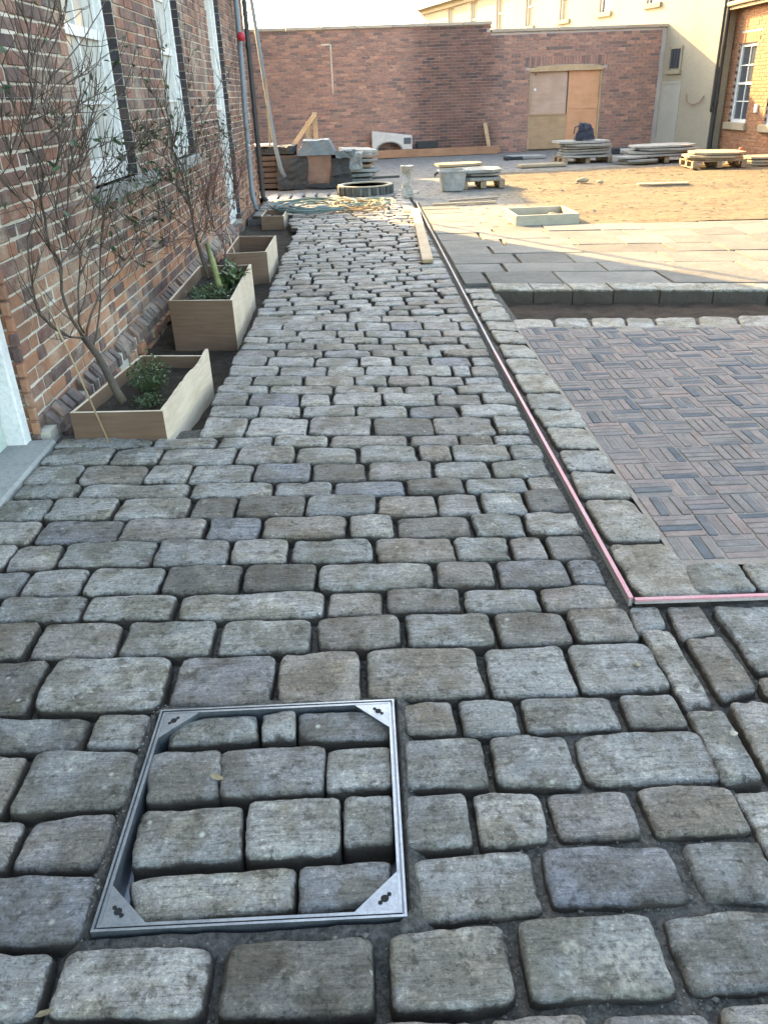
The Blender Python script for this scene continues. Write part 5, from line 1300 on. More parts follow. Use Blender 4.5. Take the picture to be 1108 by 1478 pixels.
# ================================================================ YARD WALL AT THE BACK
WA = math.atan2(.062, 1.0); WO = Vector((-2.9, 23.42, 0))
wall = empty('yard_wall', WO, WA); tag(wall, 'long high red brick boundary wall across the back of the yard', 'wall')
WL = 11.0; STEP = 6.42; H1, H2 = 3.0, 2.82; DX0, DX1, DH = 7.52, 9.50, 1.96
m = MB(); m.box((-6, .014, -.3), (STEP, .32, H1)); m.box((STEP+.002, .014, -.3), (DX0, .319, H2)); m.box((DX1, .014, -.3), (WL+1.5, .319, H2)); m.box((DX0, .014, DH+.05), (DX1, .319, H2)); m.box((DX0, .2, -.3), (DX1, .318, DH+.048)); m.build('core', M_MORTAR_NEW, wall)
m = MB(); rw = random.Random(4); ZARCH = -.06+31*.0745
for ci in range(41):
    z = -.06+ci*.0745; x = -2.0+(0 if ci % 2 else -.1127)
    while x < WL-.02:
        top = H1 if x+.215 < STEP+.05 else H2
        a, b = x, min(x+.215, WL); e0, e1 = (DX0, DX1) if z < DH-.02 else (DX0-.124, DX1+.1)
        if z+.062 < top:
            if z < ZARCH-.01 and a < e1 and b > e0:
                if a < e0-.02: m.box((a, rw.uniform(-.003, .003), z), (e0-.004, .04, z+.0635))
                if b > e1+.02: m.box((e1+.004, rw.uniform(-.003, .003), z), (b, .04, z+.0635))
            else: m.box((a, rw.uniform(-.003, .003), z), (b, .04, z+.0635))
        x += .2255
x = DX0-.12
while x < DX1+.1:
    mid = (x-(DX0+DX1)/2)/1.1
    m.box((x, -.004, DH+.10-.05*mid*mid), (x+.064, .04, ZARCH-.012)); x += .0745
m.build('brickwork', M_BRICKWALL, wall, False, 'stuff')
m = MB(); x = -6
while x < STEP: m.cbox((x, -.045, H1+.001), (min(x+.9, STEP+.04)-.005, .365, H1+.075), .01); x += .9
m.cbox((STEP+.045, -.044, H2+.001), (STEP+.9, .364, H2+.075), .01); x = STEP+.905
while x < WL+1.4: m.cbox((x, -.044, H2+.001), (min(x+.9, WL+1.45)-.005, .364, H2+.075), .01); x += .9
m.build('coping', M_COPING, wall)
m = MB(); m.box((2.28, -.012, 1.55), (2.315, .001, 2.68)); m.box((2.06, -.0125, 2.66), (2.276, .001, 2.69)); m.build('mortar_patch', M_MORTAR_OLD, wall)
# boarded doorway
bd = empty('boarded_doorway', WO+Matrix.Rotation(WA, 3, 'Z') @ Vector((DX0, 0, 0)), WA); tag(bd, 'wide doorway in the brick wall closed with orange and tan plywood boards', 'door')
DW = DX1-DX0
m = MB(); m.box((0.005, .05, .02), (.055, .16, DH-.02)); m.box((DW-.055, .05, .02), (DW-.005, .16, DH-.02)); m.build('door_frame', M_TIMBER, bd)
m = MB(); n = 14
for i in range(n+1):
    x = .0+DW*i/n; k_ = .05*(1-((i-n/2)/(n/2))**2)
    m.v += [(x, -.005, DH-.06), (x, .17, DH-.06), (x, .17, DH+.03+k_), (x, -.005, DH+.03+k_)]
for i in range(n):
    for j in range(4): m.f.append((i*4+j, i*4+(j+1) % 4, i*4+4+(j+1) % 4, i*4+4+j))
m.f += [(3, 2, 1, 0), tuple(n*4+k_ for k_ in (0, 1, 2, 3))]; m.build('lintel_board', M_TIMBER, bd)
m = MB(); m.box((.06, .10, .80), (1.04, .118, DH-.065)); p_ = m.build('upper_board', M_PLYTAN, bd)
m2 = MB(); m2.lathe([(.035, 0), (.035, .02)], 12, Matrix.Translation((.17, .098, 1.48)) @ Matrix.Rotation(PI/2, 4, 'X')); m2.build('handle', M_WHITE, p_)
m2 = MB(); m2.lathe([(.02, 0), (.02, .02)], 10, Matrix.Translation((.17, .098, 1.84)) @ Matrix.Rotation(PI/2, 4, 'X')); m2.build('bolt', M_BLACK, p_)
m = MB(); m.box((.0, .06, .03), (1.07, .085, .86)); m.box((.0, .04, .86), (1.07, .09, .895)); m.build('lower_board', mat_ply('olive_tan_plywood', (.36, .25, .15), (.30, .205, .125), .7, (1, 1, 5)), bd)
m = MB(); m.box((1.075, .085, .02), (DW-.06, .103, .98)); m.box((1.075, .0855, .986), (DW-.06, .1035, DH-.065)); m.build('orange_board', M_PLYORANGE, bd)

def Wl(x, y=0, z=0): return WO+Matrix.Rotation(WA, 3, 'Z') @ Vector((x, y, z))
# things leaning on and lying along the wall
m = MB(); m.cbox((0, -.03, 0), (4.2, .03, .19), .006); o = m.build('long_board', M_SLEEPER); o.location = Wl(2.45, -.5, .0); o.rotation_euler = (0, 0, WA); tag(o, 'long reddish brown board on edge along the foot of the back wall', 'board')
m = MB(); m.cbox((-.05, -.02, 0), (.05, .02, .62), .004); o = m.build('leaning_plank', M_TIMBER); o.location = Wl(6.40, -.30, .14); o.rotation_euler = (-.25, -.16, WA); tag(o, 'short pale plank leaning on the dark stain of the back wall', 'plank')
# carved arch stone
ar = MB(); N = 16; pts = [(0, 0)]
outer = [(-.53, .0), (-.50, .46), (.53, .33), (.53, .0)]
inner = [(.34*math.cos(PI-PI*i/N)-.08, .20*math.sin(PI*i/N)+.0) for i in range(N+1)]
poly = [(-.53, 0), (-.50, .46), (.53, .33), (.53, 0)]+inner[::-1]
n = len(poly)
ar.v = [(x, 0, z) for x, z in poly]+[(x, .26, z) for x, z in poly]
import itertools
# front and back as strips between outer top line and inner arch
def topz(x): return .46-(x+.50)*.13/1.03
fr_ = []
xs_ = [-.53]+[q[0] for q in inner]+[.53]
ar.v = []; ar.f = []
for yv in (0, .26):
    for i, x in enumerate(xs_):
        zb_ = 0 if i in (0, len(xs_)-1) else inner[i-1][1]
        ar.v += [(x, yv, zb_), (x, yv, topz(x))]
L_ = len(xs_)
for i in range(L_-1):
    a = 2*i; b = a+2; o2 = 2*L_
    ar.f += [(a, b, b+1, a+1), (o2+a, o2+a+1, o2+b+1, o2+b), (a+1, b+1, o2+b+1, o2+a+1), (b, a, o2+a, o2+b)]
ar.f += [(0, 1, 2*L_+1, 2*L_), (2*L_-2, 4*L_-2, 4*L_-1, 2*L_-1)]
M_ARCH = mat_simple('pale_carved_stone', (.50, .49, .46), (.38, .37, .35), 4, .8, .4, 30, .005)
o = ar.build('arch_stone', M_ARCH); o.location = Wl(3.78, -.36, .19); o.rotation_euler = (0, 0, WA); tag(o, 'pale carved stone block with an arched underside standing on the long board', 'stone block')
m = MB(); m.lathe([(.36, 0), (.36, .02), (.31, .02), (.31, 0)], 24)
m.v = [(x-.08, -.012-z*.5, y_*.58) for x, y_, z in m.v]; m.f = [f for f in m.f if all(m.v[i][2] >= -.01 for i in f)]; m.build('arch_moulding', M_GREYSTONE, o)
m = MB(); m.cbox((-.19, -.02, 0), (.0, .012, .15), .01); q_ = m.build('notch', M_SLATE, o); q_.location = (.50, .0, .13)
m = MB(); m.cbox((-.28, -.1, 0), (.28, .1, .17), .01); o = m.build('dark_crate', M_TARPDARK); o.location = Wl(4.72, -.28, .19); o.rotation_euler = (0, 0, WA); tag(o, 'low dark crate on the long board right of the carved arch stone', 'crate')
# timber frame
tf = empty('timber_trestle', (-1.05, 18.6, 0)); tag(tf, 'triangular frame of three pale timbers rising behind the sheeted stacks', 'timber frame')
m = MB(); m.cbox((-.045, -.04, 0), (.045, .04, 1.22), .005); o = m.build('post', M_TIMBER, tf); o.location = (.16, 0, 0)
m = MB(); m.cbox((-.05, -.04, 0), (.05, .04, 1.05), .005); o = m.build('post', M_TIMBER, tf); o.location = (0, .1, 0)
m = MB(); m.cbox((-.045, -.03, 0), (.045, .03, 1.1), .005); o = m.build('brace', M_TIMBER, tf); o.location = (-.55, -.09, .36); o.rotation_euler = (0, .72, 0)

# ================================================================ SHEETED STACKS
def crumple(name, lo, hi, mat, parent, seed, amp=.03, n=14, taper=.0):
    m = MB(); x0, y0, z0 = lo; x1, y1, z1 = hi; idx = {}
    def vid(i, j, k_):
        key = (i, j, k_)
        if key not in idx:
            u, v, w = i/n, j/n, k_/n; sx = 1-taper*w
            q = Vector((x0+(x1-x0)*(.5+(u-.5)*sx), y0+(y1-y0)*(.5+(v-.5)*sx), z0+(z1-z0)*w)); s = Vector((seed*3.1, seed*1.7, 0))
            f = Vector((noise.noise(q*4+s), noise.noise(q*4.3+s+Vector((9, 0, 0))), noise.noise(q*3.7+s+Vector((0, 9, 0)))))*amp + Vector((noise.noise(q*11+s), noise.noise(q*12+s+Vector((5, 0, 0))), noise.noise(q*13+s)))*amp*.6+ Vector((noise.noise(q*31+s), noise.noise(q*33+s), noise.noise(q*29+s)))*amp*.25
            if k_ == 0: f.z = 0
            idx[key] = len(m.v); m.v.append(tuple(q+f))
        return idx[key]
    for a in range(n):
        for b in range(n):
            m.f += [(vid(a, b, n), vid(a+1, b, n), vid(a+1, b+1, n), vid(a, b+1, n)), (vid(a, 0, b), vid(a+1, 0, b), vid(a+1, 0, b+1), vid(a, 0, b+1)), (vid(a, n, b), vid(a, n, b+1), vid(a+1, n, b+1), vid(a+1, n, b)), (vid(0, a, b), vid(0, a, b+1), vid(0, a+1, b+1), vid(0, a+1, b)), (vid(n, a, b), vid(n, a+1, b), vid(n, a+1, b+1), vid(n, a, b+1))]
    return m.build(name, mat, parent, mat not in (M_TARPBLUE, M_TARPDARK, M_WRAP, M_DUSTY))
wp = empty('wrapped_stack', (.76, 14.0, 0)); tag(wp, 'pale upright lumpy bundle at the far end of the edging strip', 'bundle')
crumple('lower_pack', (-.09, -.09, 0), (.10, .09, .14), M_WRAP, wp, 31, .025, 7, .1)
crumple('middle_pack', (-.08, -.07, .13), (.07, .08, .38), M_WRAP, wp, 32, .03, 8, .25)
crumple('upper_pack', (-.09, -.08, .37), (.08, .08, .47), M_WRAP, wp, 33, .025, 7, -.15)
pk = empty('sheeted_pallet', (-.72, 16.2, 0)); tag(pk, 'brown sided pack under crumpled blue grey and black sheeting', 'pallet')
crumple('pack', (-.42, -.2, .05), (.22, .5, .62), M_TARPBROWN, pk, 1, .02)
crumple('top_sheet', (-.42, -.27, .56), (.30, .55, .80), M_TARPBLUE, pk, 2, .026, 9, .34)
crumple('black_sheet', (.16, -.28, .0), (.55, .4, .52), M_TARPDARK, pk, 3, .045, 10, .22)
crumple('lower_sheet', (-.5, -.3, .0), (.2, -.2, .07), M_TARPDARK, pk, 4, .03, 10)
crumple('sheet_tail', (.30, -.30, .50), (.62, .2, .60), M_TARPBLUE, pk, 15, .05, 10)
M_DARKBOARD = mat_ply('dark_wet_board', (.075, .055, .045), (.05, .038, .032), .75, (6, 10, 10))
o = empty('dark_stack', (-1.62, 16.3, 0)); tag(o, 'stack of long dark boards under black sheeting beside the house corner', 'stack')
for i in range(6):
    m = MB(); m.cbox((-.75, -.3, .02+i*.095), (.62, .35, .10+i*.095), .008); q_ = m.build('board', M_DARKBOARD, o); q_.location = (U(-.04, .04), U(-.04, .04), 0)
crumple('black_sheet', (.1, -.36, .0), (.66, -.28, .52), M_TARPDARK, o, 6, .035, 8)
crumple('folded_sheet', (-.6, -.3, .60), (.45, .4, .72), M_TARPDARK, o, 7, .05)
m = MB(); m.cbox((-.35, -.25, 0), (.12, .25, .035), .006); q_ = m.build('pale_sheet', M_ARCH, o); q_.location = (-.05, -.12, .735)
ck = empty('slab_stack', (.0, 16.9, 0)); tag(ck, 'untidy stack of pale boards and slabs beside the black sheeting', 'stack')
for i in range(7):
    m = MB(); m.cbox((-.32, -.3, .0), (.30, .3, .055), .008); q_ = m.build('slab', M_GREYSTONE if i != 3 else M_PALLET, ck); q_.location = (U(-.06, .05), U(-.05, .05), .03+i*.085); q_.rotation_euler = (U(-.04, .04), U(-.06, .06), U(-.3, .3))
crumple('pale_bag', (-.36, -.36, .25), (.05, -.28, .55), M_DUSTY, ck, 9, .05)

# ================================================================ YARD THINGS
tb_ = empty('tub', (1.58, 14.75, 0)); tag(tb_, 'grey dusty builder tub with pale splashes standing in the yard', 'tub')
m = MB(); n = 24
def sq(r, z): return [(r*(abs(math.cos(2*PI*k_/n))**.5)*(1 if math.cos(2*PI*k_/n) > 0 else -1), r*(abs(math.sin(2*PI*k_/n))**.5)*(1 if math.sin(2*PI*k_/n) > 0 else -1), z) for k_ in range(n)]
prof = [(.185, 0), (.19, .02), (.235, .30), (.255, .30), (.255, .325), (.225, .325), (.18, .05)]
for r, z in prof: m.v += sq(r, z)
for i in range(len(prof)-1):
    for k_ in range(n): m.f.append((i*n+k_, i*n+(k_+1) % n, (i+1)*n+(k_+1) % n, (i+1)*n+k_))
m.f.append(tuple(range(n))[::-1]); m.f.append(tuple((len(prof)-1)*n+k_ for k_ in range(n))); m.build('body', M_DUSTY, tb_)
m = MB(); m.tube([(-.24, -.07, .30), (-.31, -.05, .24), (-.31, .05, .24), (-.24, .07, .30)], .012, 6); m.build('handle', M_BLACK, tb_)

def pallet(label, c, rz, L=1.0, D=.9, hgt=.13):
    o = empty('pallet', c, rz); tag(o, label, 'pallet', 'timber pallets in the yard')
    n = 6
    for i in range(n):
        m = MB(); w = D/n*.72; y_ = -D/2+D*(i+.5)/n; m.cbox((-L/2, y_-w/2, hgt-.02), (L/2, y_+w/2, hgt), .003); m.build('board', M_PALLET, o)
    for x in (-L/2+.05, 0, L/2-.05):
        m = MB(); m.cbox((x-.05, -D/2, .0), (x+.05, D/2, .018), .003); m.build('runner', M_PALLET, o)
        for y_ in (-D/2+.07, 0, D/2-.07):
            m = MB(); m.cbox((x-.05, y_-.06, .019), (x+.05, y_+.06, hgt-.021), .004); m.build('block', M_PALLET, o)
    return o
ORD = ['top', 'second', 'third', 'fourth', 'fifth', 'sixth']
def slabs(label, toplabel, group, c, rz, n, L, D, th=.05, mat=M_GREYSTONE, jit=.07, z0=.131):
    for i in range(n):
        m = MB(); rd = random.Random(int(c[0]*100)+i); dx = L/2*rd.uniform(.86, 1.05); dy = D/2*rd.uniform(.86, 1.04)
        pts = []
        for k_ in range(12):
            a = 2*PI*k_/12; c_, s_ = math.cos(a), math.sin(a); g = (abs(c_)**14+abs(s_)**14)**(-1/14); pts.append((dx*c_*g*rd.uniform(.95, 1.02), dy*s_*g*rd.uniform(.95, 1.02)))
        m.prism(pts, 0, th*rd.uniform(.6, .8)); o = m.build('stone_slab', mat); o.location = (c[0]+rd.uniform(-jit, jit), c[1]+rd.uniform(-jit, jit), c[2]+z0+i*th); o.rotation_euler = (rd.uniform(-.01, .01), rd.uniform(-.015, .015), rz+rd.uniform(-.08, .08))
        tag(o, toplabel if i == n-1 else label % ORD[n-1-i], 'stone slab', group)
pA = pallet('weathered pallet carrying the tall slab pile in front of the boarded doorway', (5.02, 19.5, .0), .05, 1.1)
slabs('%s stone slab from the top in the tall pile before the boarded doorway', 'topmost stone slab of the pile in front of the doorway, under the dark bag', 'slabs piled in front of the doorway', (5.02, 19.5, 0), .05, 6, 1.15, .95, .055)
bg_ = empty('work_bag', (4.98, 19.35, .465)); tag(bg_, 'dark blue bag or jacket dumped on the slab pile by the doorway', 'bag')
crumple('body', (-.17, -.14, 0), (.2, .14, .33), M_FABRIC, bg_, 12, .045, 10, .35); crumple('pocket', (-.2, -.17, 0), (-.05, -.1, .15), M_FABRIC, bg_, 13, .03, 6); 
m = MB(); m.tube([(-.1, 0, .28), (-.22, -.05, .26), (-.24, -.08, .12)], .014, 6); m.build('strap', M_BLACK, bg_)
pD = pallet('weathered pallet right of the grey builder tub', (2.12, 15.15, 0), .03, .75, .7)
slabs('%s stone slab from the top on the pallet right of the grey tub', 'topmost slab on the pallet right of the grey tub', 'slabs beside the grey tub', (2.12, 15.15, 0), .03, 3, .8, .75, .06, M_GREYSTONE, .07)
slabs('%s rough slab from the top of the low pile behind the grey tub', 'topmost rough slab of the low pile behind the grey tub', 'slabs behind the grey tub', (2.05, 17.6, 0), .1, 4, .95, .7, .06, M_STONE, .08, .0)
pB = pallet('weathered pallet under the long low slab pile by the cream wall', (6.65, 19.0, 0), -.1, 1.3, 1.0)
slabs('%s slab from the top of the wide low pile before the cream wall', 'topmost slab of the wide low pile before the cream wall', 'slabs before the cream wall', (6.65, 19.0, 0), -.1, 4, 1.45, 1.1, .055, M_GREYSTONE, .09)
slabs('%s grey slab from the top on bare ground left of the wide low pile', 'upper grey slab on bare ground left of the wide low pile', 'slabs left of the low pile', (5.95, 18.7, 0), .3, 3, .8, .7, .055, M_GREYSTONE, .1, .0)
pC = pallet('reddish pallet at the sun edge carrying sandy slabs near the brick cottage', (7.1, 17.3, 0), -.05, 1.05, .9)
slabs('%s sandy slab from the top on the pallet at the sun edge', 'topmost sandy slab on the pallet at the sun edge', 'sandy slabs at the sun edge', (7.1, 17.3, 0), -.05, 3, 1.1, .95, .055, M_STONE, .07)
slabs('%s sandy slab from the top of the pile right of the sunny pallet', 'topmost sandy slab of the small pile right of the sunny pallet', 'sandy slabs right of the sunny pallet', (8.25, 17.5, 0), .05, 3, .9, .8, .05, M_STONE, .06, .0)
m = MB(); m.lathe([(.05, 0), (.055, .02), (.05, .25), (.035, .27)], 12); o = m.build('red_post', mat_simple('red_marker_paint', (.38, .10, .07), (.3, .08, .06), 8, .6)); o.location = (8.0, 18.1, .0); tag(o, 'short red marker post standing behind the sandy slabs', 'post')
m = MB(); m.cbox((-.03, -.03, .10), (.03, .03, .15), .004); q_ = m.build('band', M_WHITE, o); m = MB()
m = MB(); m.tube([(6.2, 20.6, .12), (7.4, 20.2, .10), (8.6, 19.2, .06)], .06, 10); o = m.build('grey_pipe', M_DUSTY, None, True); tag(o, 'long grey pipe lying behind the slab piles by the cottage', 'pipe')
m = MB(); m.cbox((-.11, -.1, 0), (.11, .1, .2), .01); o = m.build('dark_block', M_GREYSTONE); o.location = (6.15, 22.2, 0); tag(o, 'squarish grey block on the ground right of the boarded doorway', 'block')
m = MB(); m.cbox((-.4, -.25, 0), (.45, .25, .07), .01); o = m.build('flat_slab', M_GREYSTONE); o.location = (4.05, 21.2, 0); o.rotation_euler = (0, .01, .15); tag(o, 'broad flat grey slab on the ground before the boarded doorway', 'stone slab')
m = MB(); m.cbox((-.5, -.2, 0), (.5, .2, .06), .01); o = m.build('flat_slab', M_STONE); o.location = (3.95, 18.75, 0); o.rotation_euler = (0, 0, .05); tag(o, 'long pale slab lying left of the pile with the dark bag', 'stone slab')
m = MB(); m.cbox((-.22, -.12, 0), (.22, .12, .07), .01); o = m.build('dark_block', M_TARPDARK); o.location = (3.72, 21.0, .0); tag(o, 'small dark flat box on the ground at the end of the long board', 'box')
m = MB(); m.cbox((-.24, -.12, 0), (.24, .12, .13), .012); o = m.build('dark_block', M_TARPDARK); o.location = (6.55, 21.6, .0); tag(o, 'dark box lying at the foot of the cream wall corner', 'box')
for i, (lab, c, L, W_, rz) in enumerate((('thin pale board lying alone on the sunlit earth', (5.1, 14.35, .0), .85, .16, -.02), ('upper thin plank on the shaded earth beside the path', (1.75, 13.2, 0), .8, .06, .22), ('lower thin plank at the sun edge beside the path', (1.55, 12.75, 0), .95, .07, .03))):
    m = MB(); m.cbox((-L/2, -W_/2, 0), (L/2, W_/2, .025), .004); o = m.build('board', M_TIMBER if i != 1 else M_PALLET); o.location = c; o.rotation_euler = (.0, U(-.01, .01), rz); tag(o, lab, 'board')
for i, (lab, c, s) in enumerate((('larger broken stone lying in the middle of the sunlit yard', (3.95, 15.2, .03), .10), ('smaller broken stone right of the larger one in the yard', (4.2, 14.95, .02), .06), ('tiny broken stone left of the larger one in the yard', (3.78, 14.9, .015), .04))): pebble(lab, c, s, M_STONE, 'stone', 'stone')
# open concrete box
cb = empty('concrete_box', (2.30, 10.83, -.02), .03); tag(cb, 'low open rectangular pale concrete box at the edge of the slabs', 'box')
for (a, b, c, d_) in ((-.40, -.40, .40, -.36), (-.40, .36, .40, .40), (-.40, -.358, -.36, .358), (.36, -.358, .40, .358)):
    m = MB(); m.cbox((a, b, 0), (c, d_, .13), .004); m.build('wall', M_CONC, cb)
m = MB(); m.box((-.355, -.355, .0), (.355, .355, .02)); m.build('base', M_SOIL, cb)
pebble('small pale stone lying in the open concrete box', (2.5, 11.0, .03), .06, M_STONE, 'stone', 'stone')

# ================================================================ CREAM BUILDING AND BRICK COTTAGE ON THE RIGHT
CO = Vector((8.80, 21.95, 0)); CA = math.atan2(.963, -.27)       # local +x runs along the face away from the camera, local +y is to the left (outwards)
cream = empty('cream_building', CO, CA); tag(cream, 'long cream rendered building with a row of small windows beyond the wall', 'building')
CL, CH = 21.0, 4.75
wins = [(3.0+2.42*i, 3.42, 1.15, .62) for i in range(7)]
m = MB(); m.box((0, -6, -.3), (CL, -.12, CH))
xs_ = [0]; 
for (s, z, hh, w) in wins: xs_ += [s-w/2, s+w/2]
xs_ += [CL]
for i in range(0, len(xs_), 2): m.box((xs_[i], -.1199, -.3), (xs_[i+1], 0, CH))
for (s, z, hh, w) in wins: m.box((s-w/2, -.1198, -.3), (s+w/2, 0, z)); m.box((s-w/2, -.1198, z+hh), (s+w/2, 0, CH))
m.build('wall', M_RENDER, cream)
for i, (s, z, hh, w) in enumerate(wins):
    m = MB(); m.box((s-w/2+.001, -.11, z+.001), (s+w/2-.001, -.09, z+hh-.001)); f_o = m.build('window', M_BLIND if i > 1 else M_GLASS, cream)
    m = MB(); 
    for t_ in (-w/2+.004, w/2-.054): m.box((s+t_, -.089, z+.01), (s+t_+.05, -.05, z+hh-.01))
    m.box((s-w/2+.055, -.088, z+hh/2-.02), (s+w/2-.055, -.055, z+hh/2+.02)); m.build('frame', M_WHITE, f_o)
    m = MB(); m.cbox((s-w/2-.08, -.02, z-.12), (s+w/2+.08, .06, z-.001), .008); m.build('window_sill', M_STONE, cream)
m = MB(); m.box((-.1, -.05, CH), (CL+.15, .22, CH+.10)); m.box((-.1, -.05, CH-.14), (CL+.12, .10, CH-.001)); m.build('eaves', M_RENDER, cream)
m = MB(); m.tube([(-.1, .26, CH+.06), (CL+.2, .26, CH+.06)], .055, 8); m.build('gutter', M_BLACK, cream)
m = MB(); m.add([(-.2, .25, CH+.10), (CL+.2, .25, CH+.10), (CL+.2, -6.2, CH+.10), (-.2, -6.2, CH+.10), (3, -3, CH+1.9), (CL-3, -3, CH+1.9)], [(1, 0, 4, 5), (2, 1, 5), (3, 2, 5, 4), (0, 3, 4), (0, 1, 2, 3)]); m.build('roof', M_SLATE, cream)
# small barred window, blank doorway panel, hanging cable on the shaded part
m = MB(); m.box((1.50, .001, 1.86), (1.92, .02, 2.30)); bw = m.build('window', M_GLASS, cream)
m = MB(); m.box((1.44, .001, 1.80), (1.50, .035, 2.36)); m.box((1.92, .001, 1.80), (1.98, .035, 2.36)); m.box((1.501, .001, 2.30), (1.919, .034, 2.36)); m.build('frame', M_STONE, bw)
m = MB()
for k_ in range(3): m.tube([(1.6+k_*.11, .03, 1.86), (1.6+k_*.11, .03, 2.3)], .012, 6)
m.build('bar', M_BLACK, bw)
m = MB(); m.cbox((1.40, .0, 1.72), (2.02, .07, 1.80), .006); m.build('window_sill', M_STONE, cream)
M_PALEDOOR = mat_simple('pale_cream_door_paint', (.37, .35, .295), (.33, .31, .255), 2, .7, .15)
m = MB(); m.box((1.35, .0005, .02), (1.40, .02, 1.55)); m.box((2.12, .0005, .02), (2.17, .02, 1.55)); m.box((1.401, .0005, 1.5), (2.119, .02, 1.55)); m.box((1.401, .0005, .02), (2.119, .008, 1.499)); m.build('door', M_PALEDOOR, cream)
m = MB(); m.tube([(1.05, .03, 1.25), (1.0, .05, 1.08), (.75, .06, 1.0), (.45, .05, 1.06), (.33, .03, 1.2)], .012, 6); o = m.build('cable', M_SLEEPER, cream)
# little gabled porch roof seen over the wall
pr = MB(); pr.box((6.9, .002, 2.2), (8.3, .9, 2.86)); pr.build('porch', M_RENDER, cream)
pr = MB(); pr.add([(6.75, .002, 2.861), (8.45, .002, 2.861), (8.45, 1.0, 2.861), (6.75, 1.0, 2.861), (7.6, .002, 3.13), (7.6, 1.0, 3.13)], [(0, 3, 5, 4), (2, 1, 4, 5), (3, 2, 5), (1, 0, 4), (0, 1, 2, 3)]); pr.build('porch_roof', M_SLATE, cream)
# near-end drainpipes in the shaded corner
m = MB(); m.tube([(-.06, -.05, 4.6), (-.06, -.05, .02)], .05, 10); m.tube([(-.045, .055, 4.6), (-.045, .055, .9), (-.03, .03, .85)], .028, 8)
for z in (1.0, 2.2, 3.3): m.tube([(-.06, -.05, z), (-.06, -.05, z+.08)], .06, 10)
m.build('drainpipe', M_BLACK, cream)

cot = empty('brick_cottage', (9.12, 22.05, 0)); tag(cot, 'low orange brick cottage with white sash windows at the right edge', 'house')
# local: face at x=0, runs towards the camera along -y
CW = [(-1.32, -.05-.0), ]
wn_ = [(-1.40, -.42, .62, 2.28), (-3.35, -2.35, .62, 2.28), (-5.3, -4.3, .62, 2.28)]
m = MB(); m.box((.30, -10, -.3), (6, -.02, 3.0))
ys_ = [-10]
for w_ in wn_[::-1]: ys_ += [w_[0], w_[1]]
ys_ += [-.02]
for i in range(0, len(ys_), 2): m.box((.014, ys_[i], -.3), (.299, ys_[i+1], 3.0))
for (a, b, z0, z1) in wn_: m.box((.014, a, -.3), (.298, b, z0)); m.box((.014, a, z1), (.298, b, 3.0))
m.build('wall', M_MORTAR_NEW, cot)
m = MB(); rr_ = random.Random(21)
for ci in range(41):
    z = -.06+ci*.0745; y_ = -10+(0 if ci % 2 else .1127)
    while y_ < -.03:
        a, b = y_, min(y_+.215, -.02); skip = False
        for (p_, q_, z0, z1) in wn_:
            if z+.06 > z0 and z < z1+.2 and b > p_+.005 and a < q_-.005:
                if z < z1:
                    if a < p_-.03: m.box((rr_.uniform(-.003, .003), a, z), (.05, p_, z+.064))
                    if b > q_+.03: m.box((rr_.uniform(-.003, .003), q_, z), (.05, b, z+.064))
                skip = True
        if not skip and z < 2.93: m.box((rr_.uniform(-.003, .003), a, z), (.05, b, z+.064))
        y_ += .2255
for (p_, q_, z0, z1) in wn_:
    y_ = p_-.1
    while y_ < q_+.08: m.box((-.004, y_, z1+.006), (.05, y_+.064, z1+.215)); y_ += .0745
m.build('brickwork', M_BRICKBRIGHT, cot, False, 'stuff')
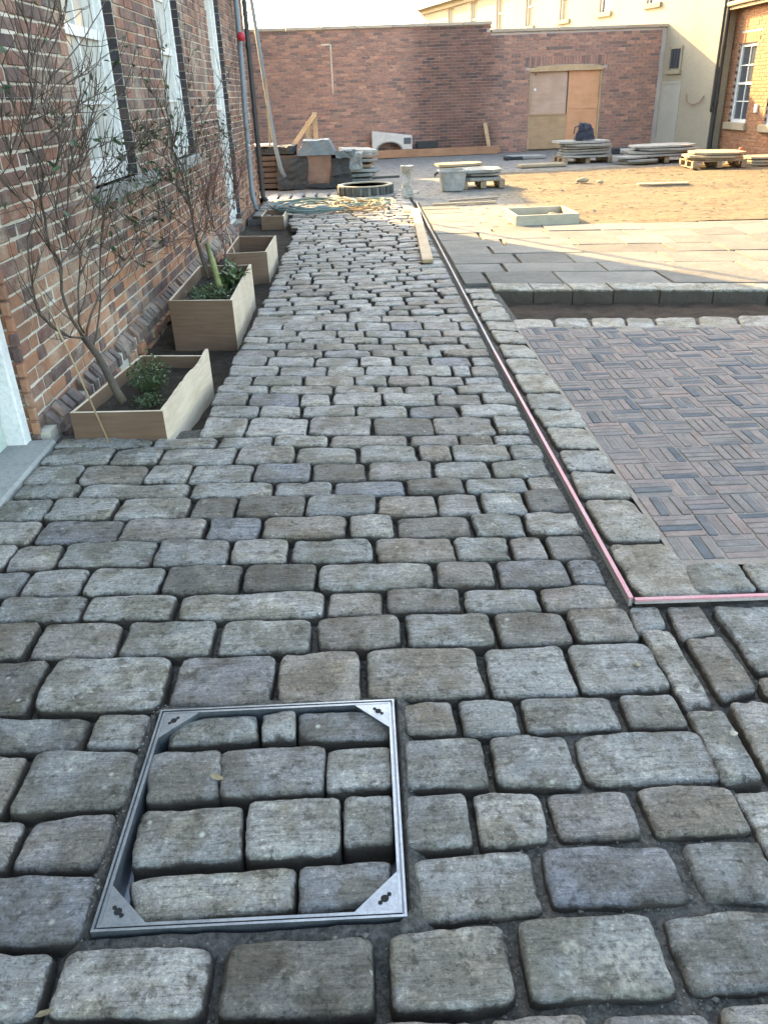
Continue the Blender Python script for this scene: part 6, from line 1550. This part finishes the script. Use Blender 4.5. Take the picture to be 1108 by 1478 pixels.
for (a, b, z0, z1) in wn_:
    m = MB(); f = .07; xr = .07
    m.box((xr, a, z0), (xr+.07, a+f, z1)); m.box((xr, b-f, z0), (xr+.07, b, z1)); m.box((xr, a+f, z1-f), (xr+.07, b-f, z1)); m.box((xr-.01, a+f, z0), (xr+.07, b-f, z0+f)); zm = (z0+z1)/2; m.box((xr+.005, a+f, zm-.025), (xr+.06, b-f, zm+.025))
    wo_ = m.build('window', M_WHITE, cot)
    m = MB()
    for t_ in (1/2,): yc = a+f+(b-a-2*f)*t_; m.box((xr+.015, yc-.012, z0+f), (xr+.04, yc+.012, zm-.026)); m.box((xr+.015, yc-.012, zm+.026), (xr+.04, yc+.012, z1-f))
    for zc in ((z0+f+zm)/2, (z1-f+zm)/2):
        for h0, h1 in ((a+f, (a+b)/2-.013), ((a+b)/2+.013, b-f)): m.box((xr+.016, h0, zc-.011), (xr+.039, h1, zc+.011))
    m.build('glazing_bars', M_WHITE, wo_)
    m = MB(); m.box((xr+.042, a+f*.5, z0+f*.5), (xr+.048, b-f*.5, z1-f*.5)); m.build('pane', M_GLASS, wo_)
    m = MB(); m.box((xr+.049, a+f, z0+f), (xr+.055, a+f+.3, z1-f)); m.build('curtain', M_ARCH, wo_)
    m = MB(); m.cbox((-.07, a-.12, z0-.16), (.12, b+.12, z0-.001), .01); m.build('window_sill', M_STONE, cot)
m = MB(); m.box((-.22, -10.2, 3.0), (.3, .0, 3.07)); m.box((-.26, -10.2, 2.99), (-.223, .0, 3.13)); m.build('eaves', M_STONE, cot)
m = MB(); m.tube([(-.30, -10.2, 3.1), (-.30, .02, 3.1)], .05, 8); m.build('gutter', M_STONE, cot)
m = MB(); m.add([(-.3, -10.3, 3.10), (6.2, -10.3, 3.10), (6.2, .02, 3.10), (-.3, .02, 3.10), (3, -10.3, 5.2), (3, .02, 5.2)], [(0, 4, 5, 3), (1, 2, 5, 4), (0, 1, 4), (2, 3, 5), (3, 2, 1, 0)]); m.build('roof', M_SLATE, cot)
m = MB(); m.cbox((-.05, -1.98, .85), (.0, -1.85, 1.02), .006); m.build('vent', M_WHITE, cot)

# ================================================================ OUTBUILDING BEHIND THE HOUSE (its roof throws the long shade over the yard)
ob = empty('outbuilding', (-2.72, 20.0, 0)); tag(ob, 'tall brick outbuilding just showing its cornice past the house corner', 'building')
m = MB(); m.box((-1.5, 1, -.3), (0, 3.25, 3.85)); m.box((-7, 1.002, -.3), (-1.502, 3.25, 2.6)); m.build('wall', M_BRICKWALL, ob)  # left part shaped low so a patch of sun reaches the path
m = MB(); m.cbox((-1.55, .88, 3.851), (.12, 3.3, 4.0), .02); m.cbox((-1.6, .8, 4.001), (.2, 3.35, 4.12), .02); m.cbox((-7, .9, 2.601), (-1.61, 3.3, 2.75), .02); m.build('cornice', M_COPING, ob)
